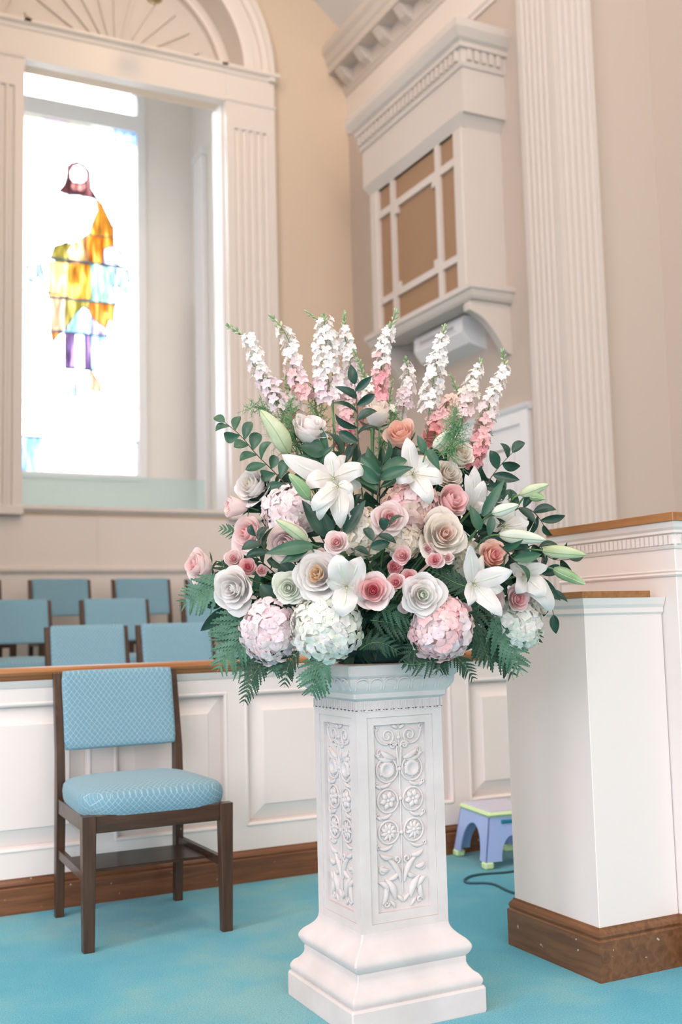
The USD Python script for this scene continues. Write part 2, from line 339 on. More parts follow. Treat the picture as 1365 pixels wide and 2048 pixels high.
# right wall, cornice and vault
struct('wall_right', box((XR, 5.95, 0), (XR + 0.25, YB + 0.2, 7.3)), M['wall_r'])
struct('wall_left', box((XL - 0.25, 5.95, 0), (XL, YB + 0.2, 7.3)), M['wall'])
vc = []
R_v = 2.165 / math.sin(math.radians(45))
for a in np.linspace(-45, 45, 25):
    vc.append((2.485 + R_v * math.sin(math.radians(a)), 6.72 + R_v * (math.cos(math.radians(a)) - math.cos(math.radians(45)))))
vp = sg.Polygon(vc + [(vc[-1][0] + 0.1, vc[-1][1] + 0.1)] + [(x, z + 0.12) for x, z in vc[::-1]] + [(vc[0][0] - 0.1, vc[0][1] + 0.1)])
struct('ceiling', prism(vp, 3.2, 'y', 5.75), M['vault'])
co = sgroup('trim_8')
CORN = [(0, 6.10), (0.02, 6.10), (0.035, 6.13), (0.06, 6.14), (0.075, 6.17), (0.10, 6.18), (0.10, 6.20), (0.20, 6.285), (0.20, 6.34), (0.215, 6.35), (0.215, 6.40), (0.235, 6.42), (0.265, 6.47), (0.265, 6.55), (0, 6.58)]
CORN = [(0, 6.10), (0.02, 6.10), (0.035, 6.13), (0.05, 6.145), (0.05, 6.29), (0.205, 6.29), (0.205, 6.36), (0.222, 6.38), (0.235, 6.44), (0.265, 6.48), (0.265, 6.55), (0, 6.58)]
put('cornice', moulding([(XR, YB), (XR, 6.0)], CORN), M['trim_dimmed'], co)
for k in range(8):
    y = 8.74 - 0.38 * k
    put('modillion', hexa([(XR - 0.05, y - .055, 6.16), (XR - 0.05, y + .055, 6.16), (XR - 0.12, y + .055, 6.20), (XR - 0.12, y - .055, 6.20)],
                          [(XR - 0.05, y - .055, 6.29), (XR - 0.05, y + .055, 6.29), (XR - 0.19, y + .055, 6.29), (XR - 0.19, y - .055, 6.29)]), M['trim_dimmed'], co)
struct('trim_9', join(moulding([(XR, YB), (XR, 6.0)], [(0, 5.72), (0.015, 5.72), (0.02, 5.745), (0.035, 5.76), (0.035, 5.79), (0, 5.80)]), box((XR - 0.012, 6.0, 5.80), (XR, YB, 6.10))), M['trim'])

# fluted corner pier of the chancel arch and the nave wall beyond it
pr = sgroup('trim_10')
PX0, PX1, PY0, PY1 = 4.55, 4.90, 5.64, 6.04
def pier():
    w1, w2 = PX1 - PX0, PY1 - PY0; pts = [(PX0, PY1)]
    n = 5; m_ = w2 * 0.12; p = (w2 - 2 * m_) / n
    for k in range(n):
        c = PY1 - m_ - p * (k + 0.5); r = p * 0.36; pts += [(PX0 + 0.012 * math.sin(a), c + r * math.cos(a)) for a in np.linspace(0, math.pi, 7)]
    pts.append((PX0, PY0)); m_ = w1 * 0.09; p = (w1 - 2 * m_) / n
    for k in range(n):
        c = PX0 + m_ + p * (k + 0.5); r = p * 0.37; pts += [(c - r * math.cos(a), PY0 + 0.022 * math.sin(a)) for a in np.linspace(0, math.pi, 7)]
    pts += [(PX1, PY0), (PX1, PY1)]
    return prism(sg.Polygon(pts), 7.0, 'z', 0.2)
put('shaft', pier(), M['trim_dimmed'], pr); put('base', box((PX0 - 0.02, PY0 - 0.02, 0), (PX1 + 0.02, PY1, 0.2), 0.01), M['trim_dimmed'], pr)
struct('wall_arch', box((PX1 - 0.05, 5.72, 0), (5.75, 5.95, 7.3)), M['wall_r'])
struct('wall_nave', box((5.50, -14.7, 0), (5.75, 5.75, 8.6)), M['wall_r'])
# the nave behind the camera closes the room
struct('wall_nave_left', box((-6.5, -14.7, 0), (-6.2, 5.95, 8.6)), M['trim'])
struct('wall_nave_rear', box((-6.5, -14.8, 0), (5.75, -14.5, 8.6)), M['trim'])
struct('wall_arch_left', box((-6.5, 5.72, 0), (XL, 5.95, 8.6)), M['wall'])
struct('wall_arch_head', box((XL - 0.1, 5.72, 7.75), (5.75, 5.95, 8.7)), M['wall'])
struct('ceiling', box((-6.5, -14.8, 8.5), (5.75, 5.95, 8.7)), M['vault'])

# door in the right wall
dr = sgroup('door_1')
dy0, dy1, dz = 6.30, 7.12, 2.43
put('casing', moulding_door := prism(sg.box(dy0 - 0.1, 0.0, dy1 + 0.1, dz + 0.1).difference(sg.box(dy0, -0.1, dy1, dz)), 0.03, 'x', XR - 0.03), M['sash'], dr)
put('crown', moulding([(XR, dy1 + 0.12), (XR, dy0 - 0.12)], [(0, dz + 0.09), (0.03, dz + 0.09), (0.045, dz + 0.11), (0.055, dz + 0.135), (0, dz + 0.14)]), M['sash'], dr)
leaf = sg.box(dy0, 0.18, dy1, dz)
pans = [sg.box(dy0 + 0.1 + k * 0.36, z0, dy0 + 0.1 + k * 0.36 + 0.26, z1) for k in (0, 1) for z0, z1 in ((0.4, 0.95), (1.1, 1.75), (1.88, 2.28))]
put('leaf', prism(leaf.difference(so.unary_union(pans)), 0.012, 'x', XR - 0.012), M['sash'], dr)
for q in pans: put('door_panel', prism(q.buffer(-0.02), 0.008, 'x', XR - 0.008), M['sash'], dr)

# stained glass window
LEAD = plain('lead', (0.12, 0.14, 0.20), 0.5)
GL = {}
def glass(key, col, streak=None):
    if key not in GL: GL[key] = pane_mat('glass_' + key, col, 0.1, streak)
    return GL[key]
wn = sgroup('window_1')
outer = so.unary_union([sg.box(wx0 - 0.085, wz0 - 0.06, wx1 + 0.085, wz1 + 0.1), sg.Polygon([(wcx + (wr + 0.085) * math.cos(a), wz1 + 0.1 + (wr + 0.085) * math.sin(a)) for a in np.linspace(0, math.pi, 33)])])
lower = sg.box(wx0, wz0, wx1, wzt); head = so.unary_union([sg.box(wx0, wz1, wx1, wz1 + 0.1), sg.Polygon([(wcx + wr * math.cos(a), wz1 + 0.1 + wr * math.sin(a)) for a in np.linspace(0, math.pi, 33)])])
put('window_frame', prism(outer.difference(lower).difference(head), 0.12, 'y', NB - 0.03), M['sash'], wn)
YG = NB + 0.03
def W(pts, s=4.6556, oy=120): return [tuple(on_y(30 + x / s, oy + y / s, YG)[[0, 2]]) for x, y in pts]
def sm(pts, oy, n=60):
    p = np.array(W(pts, oy=oy)); p = np.vstack([p, p[:1]]); return sg.Polygon(p).buffer(0)
fig = [  # the robed figure, pane by pane: colour key, outline
    ('hair', sm([(500, 1000), (530, 970), (575, 960), (640, 985), (685, 1045), (690, 1190), (748, 1278), (680, 1262), (590, 1245), (500, 1240), (428, 1216), (470, 1170), (492, 1100)], 120)),
    ('face', sm([(510, 1040), (545, 985), (590, 972), (640, 995), (672, 1050), (668, 1110), (640, 1145), (590, 1150), (540, 1140), (512, 1100)], 120)),
    ('beard', sm([(530, 1140), (590, 1152), (650, 1145), (660, 1180), (640, 1225), (590, 1215), (540, 1220), (520, 1180)], 120)),
    ('robe', sm([(470, 1235), (590, 1245), (690, 1265), (745, 1285), (760, 1400), (710, 1520), (690, 1600), (570, 1690), (500, 1700), (488, 1560), (480, 1400), (440, 1290)], 120)),
    ('gold', sm([(748, 1290), (800, 1345), (850, 1450), (905, 1560), (910, 1640), (720, 1625), (690, 1600), (712, 1510), (765, 1400)], 120)),
    ('orange', sm([(720, 1625), (910, 1640), (912, 1720), (820, 1750), (810, 1890), (695, 1885), (690, 1780), (660, 1740), (670, 1670)], 120)),
    ('sand', sm([(560, 1695), (690, 1605), (720, 1625), (670, 1670), (660, 1740), (690, 1800), (690, 1885), (580, 1880), (520, 1868), (490, 1790)], 120)),
    ('moss', sm([(375, 1745), (440, 1725), (500, 1702), (560, 1695), (490, 1790), (520, 1868), (420, 1868), (345, 1840)], 120)),
    ('lilac', sm([(822, 1750), (910, 1725), (985, 1790), (960, 1900), (820, 1905)], 120)),
    ('pale_gold', sm([(335, 20), (490, 35), (480, 200), (480, 330), (400, 335), (325, 325), (330, 180)], 520)),
    ('gold', sm([(490, 35), (692, 45), (700, 200), (700, 355), (560, 355), (480, 335), (482, 200)], 520)),
    ('teal', sm([(705, 45), (780, 50), (770, 200), (780, 378), (702, 372)], 520)),
    ('mint', sm([(782, 55), (850, 70), (890, 230), (922, 300), (925, 395), (782, 380), (772, 200)], 520)),
    ('blue', sm([(855, 70), (925, 80), (920, 240), (895, 250), (870, 160)], 520)),
    ('rust', sm([(705, 385), (922, 400), (908, 560), (870, 545), (845, 620), (780, 575), (735, 540), (702, 480)], 520)),
    ('moss', sm([(482, 360), (700, 378), (700, 460), (635, 420), (560, 490), (510, 570), (480, 610)], 520)),
    ('fawn', sm([(330, 340), (478, 355), (478, 640), (350, 650), (345, 500)], 520)),
    ('sky', sm([(478, 620), (560, 492), (635, 422), (700, 470), (702, 680), (478, 655)], 520)),
    ('lilac', sm([(704, 490), (735, 545), (780, 580), (845, 625), (848, 695), (704, 685)], 520)),
    ('rust', sm([(345, 655), (430, 660), (400, 690), (358, 740)], 520)),
    ('violet', sm([(478, 665), (545, 675), (542, 990), (476, 990)], 520)),
    ('robe', sm([(548, 675), (640, 680), (640, 1000), (546, 992)], 520)),
    ('violet', sm([(644, 682), (700, 690), (700, 1005), (644, 1000)], 520)),
    ('sky', sm([(704, 690), (772, 697), (775, 1015), (704, 1005)], 520)),
    ('ice', sm([(776, 697), (838, 702), (835, 960), (820, 1000), (778, 1014)], 520)),
    ('slate', sm([(490, 1165), (568, 1165), (568, 1260), (535, 1258), (490, 1238)], 520)),
    ('skin', sm([(710, 1040), (745, 1100), (795, 1165), (792, 1215), (750, 1222), (712, 1190), (690, 1110)], 520)),
    ('slate', sm([(110, 60), (240, 50), (265, 200), (215, 130), (165, 195), (100, 180), (120, 110)], 520)),
    ('slate', sm([(955, 80), (1050, 100), (1065, 200), (1010, 170), (1050, 310), (960, 240)], 520)),
]
GC = dict(hair=(0.30, 0.16, 0.17), face=(0.9, 0.86, 0.84), beard=(0.66, 0.40, 0.38), robe=(0.86, 0.87, 0.9), gold=(0.62, 0.40, 0.12), orange=(0.60, 0.33, 0.07), sand=(0.68, 0.50, 0.32), moss=(0.40, 0.36, 0.14),
          lilac=(0.55, 0.50, 0.62), pale_gold=(0.74, 0.60, 0.34), teal=(0.40, 0.62, 0.54), mint=(0.55, 0.72, 0.62), blue=(0.42, 0.58, 0.80), rust=(0.60, 0.33, 0.10), fawn=(0.62, 0.50, 0.40), sky=(0.50, 0.68, 0.85),
          violet=(0.36, 0.27, 0.42), ice=(0.55, 0.76, 0.90), slate=(0.52, 0.60, 0.62), skin=(0.70, 0.46, 0.36))
taken = None; leads = []
def pane(poly, m):
    if poly.is_empty or poly.area < 2e-4: return
    polys = [poly] if poly.geom_type == 'Polygon' else [g for g in poly.geoms if g.geom_type == 'Polygon']
    for g in polys:
        if g.area > 2e-4: put('pane', prism(g.simplify(0.001), 0.006, 'y', YG), m, wn)
order = ['face', 'beard']
fs = sorted(fig, key=lambda q: q[0] not in order)
for key, poly in fs:
    poly = poly.buffer(0.012 if key not in order else 0.0, join_style=2)
    p = poly if taken is None else poly.difference(taken)
    taken = poly if taken is None else taken.union(poly)
    g_ = sum(GC[key]) / 3; c = tuple((0.82 * v + 0.18 * g_) ** 1.3 for v in GC[key]); pane(p.buffer(-0.0005), glass(key, c, (tuple(v * 0.55 for v in c), (16, 1, 3.0))))
    for g in ([p] if p.geom_type == 'Polygon' else p.geoms): leads.append(g.exterior.buffer(0.0045))
xs = [wx0 + (wx1 - wx0) / 5 * k for k in range(6)]
zs = [wz0 + 0.355 * k for k in range(11)] + [wzt]
tint = {(0, 0): 'blue', (2, 1): 'pale_violet', (3, 1): 'pale_sky', (4, 0): 'pale_grey', (1, 10): 'pale_rose', (4, 10): 'blue', (2, 10): 'pale_cream', (0, 10): 'pale_cream'}
GP = dict(pale_violet=(0.62, 0.58, 0.68), pale_sky=(0.60, 0.74, 0.86), pale_grey=(0.62, 0.61, 0.66), pale_rose=(0.62, 0.55, 0.57), pale_cream=(0.66, 0.65, 0.58), blue=(0.42, 0.58, 0.80))
for i in range(5):
    for j in range(11):
        cell = sg.box(xs[i] + 0.001, zs[j] + 0.001, xs[i + 1] - 0.001, zs[j + 1] - 0.001).difference(taken)
        k = tint.get((i, j)); pane(cell, glass(k, GP[k]) if k else glass('clear%d' % ((i * 7 + j * 3) % 3), ((0.97, 0.97, 0.97), (0.93, 0.96, 0.98), (0.98, 0.96, 0.92))[(i * 7 + j * 3) % 3]))
        leads.append(sg.box(xs[i], zs[j], xs[i + 1], zs[j + 1]).exterior.buffer(0.002).difference(taken))
for i in range(5):
    for z0, z1 in ((wz1, wz1 + 0.25), (wz1 + 0.25, 7.6)):
        cell = sg.box(xs[i] + 0.001, z0 + 0.001, xs[i + 1] - 0.001, z1 - 0.001).intersection(head)
        pane(cell, glass('clear%d' % (i % 3), (0.97, 0.97, 0.97))); 
        if not cell.is_empty: leads.append(cell.exterior.buffer(0.002))
bars = []
for (bx0, by_, bx1) in ((56, 516, 254), (46, 590, 120), (98, 598, 232), (100, 665, 216), (130, 735, 202), (45, 806, 275), (45, 876, 275)):
    xa, xb = on_y(bx0, by_, YG)[0], on_y(bx1, by_, YG)[0]; zc = on_y(165, by_ + (8 if by_ < 540 else 4), YG)[2]; bars.append(box((xa, YG - 0.016, zc - 0.0085), (xb, YG - 0.004, zc + 0.0085)))
put('saddle_bar', join(bars), plain('bar_teal', (0.10, 0.22, 0.30), 0.5), wn)
for g in (so.unary_union(leads),):
    put('lead_came', prism(g.simplify(0.0008), 0.012, 'y', YG - 0.003), LEAD, wn)

# ================================================================== organ grille box on the right wall
ob = thing('organ_grille_box', 'cream wall-mounted organ box with brown cloth grille and dentil cornice high on right wall', 'organ box')
BF = 4.304; by0, by1 = 6.425, 7.855
put('body', join(box((BF + 0.035, by0, 3.45), (XR, by1, 4.72))), M['trim_dimmed'], ob)
put('frieze', join(box((4.275, by0 - 0.075, 4.74), (XR, by1 + 0.075, 5.09)), moulding([(XR, by1), (BF, by1), (BF, by0), (XR, by0)], [(-0.05, 4.66), (0.0, 4.66), (0.012, 4.68), (0.05, 4.74), (-0.05, 4.74)])), M['trim_dimmed'], ob)
put('cornice', moulding([(XR, by1 + 0.075), (4.275, by1 + 0.075), (4.275, by0 - 0.075), (XR, by0 - 0.075)],
    [(-0.1, 5.08), (0.012, 5.08), (0.02, 5.10), (0.02, 5.21), (0.045, 5.215), (0.05, 5.25), (0.075, 5.27), (0.11, 5.33), (0.11, 5.39), (-0.1, 5.41)]), M['trim_dimmed'], ob)
yy = by0 - 0.06
while yy < by1 + 0.07:
    put('dentil', box((4.275 - 0.042, yy, 5.125), (4.275 - 0.015, yy + 0.036, 5.205)), M['trim_dimmed'], ob); yy += 0.064
xx = 4.30
while xx < XR - 0.04:
    put('dentil', box((xx, by0 - 0.075 - 0.042, 5.125), (xx + 0.036, by0 - 0.075 - 0.015, 5.205)), M['trim_dimmed'], ob); xx += 0.064
for y in (by0, by1 - 0.11):
    put('corner_strip', box((BF - 0.012, y, 3.45), (BF + 0.04, y + 0.11, 4.66), 0.006), M['trim_dimmed'], ob)
gy0, gy1, gz0, gz1 = by0 + 0.13, by1 - 0.13, 3.47, 4.66
ys = [gy0, gy0 + 0.20, gy0 + 0.265, gy1 - 0.265, gy1 - 0.20, gy1]; zs2 = [gz0 + 0.0, gz0 + 0.20, gz0 + 0.255, gz1 - 0.25, gz1 - 0.19, gz1]
cells = [sg.box(ys[a], zs2[b], ys[a + 1], zs2[b + 1]) for a in (0, 2, 4) for b in (0, 2, 4)]
mid = cells[4]; nb = 0.055
for a in (ys[2], ys[3]):
    for b in (zs2[2], zs2[3]): mid = mid.difference(sg.box(a - nb, b - nb, a + nb, b + nb))
cells[4] = mid
put('grille_cloth', box((BF + 0.022, gy0 - 0.02, gz0 - 0.02), (BF + 0.03, gy1 + 0.02, gz1 + 0.01)), M['grille'], ob, label='brown speaker cloth behind the lattice')
put('lattice', prism(sg.box(by0 + 0.1, 3.45, by1 - 0.1, 4.67).difference(so.unary_union(cells)), 0.022, 'x', BF), M['trim_dimmed'], ob)
put('shelf', moulding([(XR, by1 + 0.06), (BF, by1 + 0.06), (BF, by0 - 0.06), (XR, by0 - 0.06)], [(-0.4, 3.34), (0.0, 3.34), (0.015, 3.36), (0.03, 3.40), (0.045, 3.41), (0.045, 3.45), (-0.4, 3.455)]), M['trim_dimmed'], ob)
cons = [(4.34, 3.34), (4.30, 3.33), (4.285, 3.30), (4.29, 3.265), (4.32, 3.255)] + [(4.33 + 0.26 * t, 3.25 - 0.02 * math.sin(t * 3) - 0.26 * t * t) for t in np.linspace(0, 1, 9)] + [(4.62, 2.97), (4.65, 2.96), (4.65, 3.34)]
for y in (by0 - 0.03, by1 - 0.03):
    put('console_bracket', prism(sg.Polygon(cons).buffer(0), 0.07, 'y', y), M['trim_dimmed'], ob)
au = thing('wall_speaker', 'white slotted box fixed to the wall beneath the organ grille box', 'speaker')
put('case', prism(sg.Polygon([(4.65, 3.33), (4.46, 3.33), (4.44, 3.30), (4.44, 3.20), (4.50, 3.12), (4.65, 3.08)]), 0.72, 'y', 6.72), M['sash'], au)
put('slot_frame', box((4.43, 6.80, 3.225), (4.445, 7.36, 3.285), 0.004), M['sash'], au)
put('slot', box((4.426, 6.83, 3.24), (4.432, 7.33, 3.268)), plain('slot_grey', (0.45, 0.45, 0.46), 0.6), au)
# a small lamp finial hanging at the head of the arch
hl = thing('pendant_lamp', 'small round brass bottom of a pendant lamp at the top edge above the sunburst arch', 'lamp')
BR = plain('aged_brass', (0.50, 0.38, 0.20), 0.35, metallic=0.8)
pc = on_y(309, -6, 8.2)
put('bowl', lathe([(0.0, -0.055), (0.03, -0.05), (0.06, -0.03), (0.075, 0.0), (0.07, 0.03), (0.02, 0.06), (0.0, 0.06)], 20, pc), BR, hl, 40)
put('rod', tube([pc + [0, 0, 0.055], [pc[0], pc[1], 7.6]], 0.008, 8), BR, hl, 40)

# ================================================================== choir rail
rl = thing('choir_rail', 'long cream panelled choir rail with polished wood cap, behind the chair and pedestal', 'choir rail')
RY = 4.21; rx0, rx1 = 0.33, XR
rails_open = [(0.33 - 0.6, 1.013), (1.113, 1.568), (1.655, 2.64), (2.735, 3.70)]
holes = [sg.box(a, 0.222, b, 0.755) for a, b in rails_open if a > rx0] + [sg.box(rx0 + 0.02, 0.222, 1.013, 0.755)]
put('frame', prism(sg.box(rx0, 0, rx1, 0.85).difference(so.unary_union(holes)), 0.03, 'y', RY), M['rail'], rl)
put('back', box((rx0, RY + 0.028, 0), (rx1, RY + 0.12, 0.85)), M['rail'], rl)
for a, b in rails_open:
    a = max(a, rx0 + 0.02); z0, z1 = 0.222, 0.755
    q = [(a, z0), (b, z0), (b, z1), (a, z1)]
    # sticking bead round the panel, and the raised and fielded panel itself
    bd = sg.box(a, z0, b, z1).difference(sg.box(a + 0.016, z0 + 0.016, b - 0.016, z1 - 0.016))
    g = 0.016; m_ = 0.058
    o = [(a + g, RY + 0.026, z0 + g), (b - g, RY + 0.026, z0 + g), (b - g, RY + 0.026, z1 - g), (a + g, RY + 0.026, z1 - g)]
    i = [(a + g + m_, RY + 0.008, z0 + g + m_), (b - g - m_, RY + 0.008, z0 + g + m_), (b - g - m_, RY + 0.008, z1 - g - m_), (a + g + m_, RY + 0.008, z1 - g - m_)]
    k = [(x, RY + 0.003, z) for x, _, z in [(p[0] + s[0] * 0.004, 0, p[2] + s[1] * 0.004) for p, s in zip(i, ((1, 1), (-1, 1), (-1, -1), (1, -1)))]]
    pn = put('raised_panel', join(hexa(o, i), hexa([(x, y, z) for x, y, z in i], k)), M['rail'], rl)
    P4 = [(a, z0), (b, z0), (b, z1), (a, z1)]
    bead = join([tube([(x0, RY + 0.006, w0), (x1, RY + 0.006, w1)], 0.0095, 8) for (x0, w0), (x1, w1) in zip(P4, P4[1:] + P4[:1])])
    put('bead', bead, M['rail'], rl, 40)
CAPR = [(-0.13, 0.845), (0.0, 0.845), (0.012, 0.842), (0.022, 0.848), (0.026, 0.858), (0.034, 0.863), (0.038, 0.872), (0.036, 0.882), (0.028, 0.888), (-0.15, 0.888)]
put('cap_rail', moulding([(rx0, RY), (rx1, RY)], CAPR), M['cap_x'], rl, 25, label='polished wood cap rail')
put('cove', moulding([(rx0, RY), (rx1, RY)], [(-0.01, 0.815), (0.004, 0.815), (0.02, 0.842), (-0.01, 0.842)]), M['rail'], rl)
BASEP = lambda h: [(-0.02, 0), (0.018, 0), (0.018, h - 0.035), (0.012, h - 0.03), (0.015, h - 0.022), (0.012, h - 0.014), (0.005, h - 0.006), (0.003, h), (-0.02, h)]
put('baseboard', moulding([(rx0, RY), (rx1, RY)], BASEP(0.125)), M['base_x'], rl, label='scuffed dark wood baseboard')

# ================================================================== pulpit partition: low block and taller block
lb = thing('low_partition', 'short cream partition block with thin wood cap and baseboard, right of the pedestal', 'partition')
lx0, lx1, ly0, ly1 = 2.062, 2.36, 2.535, 2.945
put('body', box((lx0, ly0, 0), (lx1, ly1, 1.05), 0.002), M['panel'], lb)
lpath = [(lx1, ly1), (lx0, ly1), (lx0, ly0), (lx1, ly0)]
put('cornice', moulding(lpath, [(-0.02, 1.03), (0.001, 1.03), (0.006, 1.036), (0.006, 1.05), (0.012, 1.06), (0.018, 1.08), (-0.02, 1.08)]), M['panel'], lb)
put('wood_cap', join(box((lx0 - 0.02, ly0 - 0.02, 1.08), (lx1 - 0.06, ly1 + 0.02, 1.100), 0.0015)), M['cap_y'], lb, label='thin brown wood cap')
put('baseboard', moulding(lpath, BASEP(0.145)), M['base_y'], lb, label='scuffed dark wood baseboard')
tb = thing('tall_partition', 'taller cream partition at the right edge with wood cap and dentil band', 'partition')
tx0, tx1, ty0, ty1 = 2.362, 3.0, 2.468, 3.02
put('body', box((tx0, ty0, 0), (tx1, ty1, 1.30), 0.002), M['panel'], tb)
tpath = [(tx1, ty1), (tx0, ty1), (tx0, ty0), (tx1, ty0)]
put('cornice', moulding(tpath, [(-0.02, 1.225), (0.004, 1.225), (0.006, 1.232), (0.006, 1.268), (0.016, 1.272), (0.016, 1.280), (0.022, 1.288), (0.028, 1.305), (-0.02, 1.305)]), M['panel'], tb)
put('lower_bead', moulding(tpath, [(-0.01, 1.142), (0.004, 1.142), (0.007, 1.147), (0.004, 1.152), (0.003, 1.153), (0.006, 1.158), (0.003, 1.162), (-0.01, 1.162)]), M['panel'], tb)
y = ty0 - 0.004
while y < ty1 - 0.01:
    put('dentil', box((tx0 - 0.0135, y, 1.238), (tx0 - 0.004, y + 0.0135, 1.266)), M['panel'], tb); y += 0.0205
x = tx0 + 0.003
while x < tx1 - 0.016:
    put('dentil', box((x, ty0 - 0.0135, 1.238), (x + 0.0135, ty0 - 0.004, 1.266)), M['panel'], tb); x += 0.0205
put('wood_cap', box((tx0 - 0.034, ty0 - 0.034, 1.305), (tx1, ty1 + 0.03, 1.332), 0.0015), M['cap_y'], tb, label='brown wood cap')
put('baseboard', moulding([(tx1, ty1), (tx0, ty1), (tx0, ty0), (tx1, ty0)], BASEP(0.145)), M['base_y'], tb, label='scuffed dark wood baseboard')

# ================================================================== chairs
def upholstery():
    n = {'t': ('texture_coordinate', {}), 's': ('separate_xyz', {})}; l = [('t.object', 's.vector')]
    def m(name, op, a, b=None, c=None):
        n[name] = ('math', {k: v for k, v in (('math_type', op), ('value1', a if not isinstance(a, str) else None), ('value2', b if not isinstance(b, str) else None), ('value3', c)) if v is not None})
        if isinstance(a, str): l.append((a, name + '.value1'))
        if isinstance(b, str): l.append((b, name + '.value2'))
    m('yz', 'subtract', 's.z', 's.y'); m('x1', 'multiply', 's.x', 1.0)
    out = []
    for k, op in (('a', 'add'), ('b', 'subtract')):
        m(k + '1', op, 'yz.value', 'x1.value'); m(k + '2', 'multiply', k + '1.value', 1 / 0.020); m(k + '3', 'fraction', k + '2.value'); m(k + '4', 'subtract', k + '3.value', 0.5); m(k + '5', 'absolute', k + '4.value')
    m('mx', 'maximum', 'a5.value', 'b5.value')
    n['r'] = ('rgb_ramp', {'ramp': [(0.43, (0, 0, 0)), (0.475, (1, 1, 1))]}); l.append(('mx.value', 'r.fac'))
    n['n'] = ('noise_texture', dict(scale=900.0, detail=2.0)); l.append(('t.object', 'n.vector'))
    n['nr'] = ('rgb_ramp', {'ramp': [(0.3, (0.155, 0.315, 0.405)), (0.7, (0.20, 0.38, 0.47))]}); l.append(('n.fac', 'nr.fac'))
    n['n2'] = ('noise_texture', dict(scale=420.0, detail=1.0)); l.append(('t.object', 'n2.vector'))
    n['d'] = ('rgb_ramp', {'ramp': [(0.35, (0.15, 0.15, 0.15)), (0.6, (0.75, 0.75, 0.75))]}); l.append(('n2.fac', 'd.fac'))
    n['k'] = ('mix', dict(mix_type='multiply', fac=1.0)); l += [('r.color', 'k.color1'), ('d.color', 'k.color2')]
    n['x'] = ('mix', dict(color2=(0.56, 0.74, 0.80))); l += [('k.color', 'x.fac'), ('nr.color', 'x.color1')]
    n['b'] = ('bump', dict(strength=0.35, distance=0.0012)); l += [('n.fac', 'b.height')]
    n['p'] = ('principled_bsdf', dict(roughness=0.85, specular_ior_level=0.2, sheen_weight=0.15)); l += [('x.color', 'p.base_color'), ('b.normal', 'p.normal')]
    return mat('blue_diamond_fabric', n, l, 'p.BSDF')
M['fabric'] = upholstery()
M['chair_z'] = wood('chair_wood_z', (0.036, 0.017, 0.009), (0.095, 0.045, 0.023), (45, 45, 3), 0.36, (0.40, 0.31, 0.24))
M['chair_x'] = wood('chair_wood_x', (0.036, 0.017, 0.009), (0.088, 0.041, 0.021), (3, 45, 45), 0.32)
def cushion(w, d, h, nx=15, ny=15, dome=0.02, pw=6.0):
    """a soft rounded pad: superellipse plan, domed top"""
    a = np.arange(48) * 2 * np.pi / 48
    prof = [(0.0, h + dome), (0.35, h + dome * 0.93), (0.65, h + dome * 0.70), (0.85, h + dome * 0.28), (0.94, h * 0.97), (0.985, h * 0.80), (1.0, h * 0.5), (0.99, h * 0.2), (0.965, 0.0), (0.0, 0.0)]
    c, s = np.cos(a), np.sin(a); k = (np.abs(c) ** pw + np.abs(s) ** pw) ** (-1 / pw)
    V, F = [], []
    P = np.stack([[(r * k * c * w / 2), (r * k * s * d / 2), np.full(48, z)] for r, z in prof]).transpose(0, 2, 1)
    P = np.concatenate([P, P[:, :1]], 1); m = grid_mesh(P); m.merge_vertices(); m.invert(); m.fix_normals(); return m
def leg4(p0, p1, w0, w1, b=0.003):
    """a square post between two centres with sizes w0, w1 (x, y)"""
    q = lambda p, w: [(p[0] + sx * (w[0] / 2 - c1), p[1] + sy * (w[1] / 2 - c2), p[2]) for sx in (-1, 1) for sy in (-1, 1) for c1, c2 in ((b, 0), (0, b))]
    return hexa(q(p0, w0), q(p1, w1))
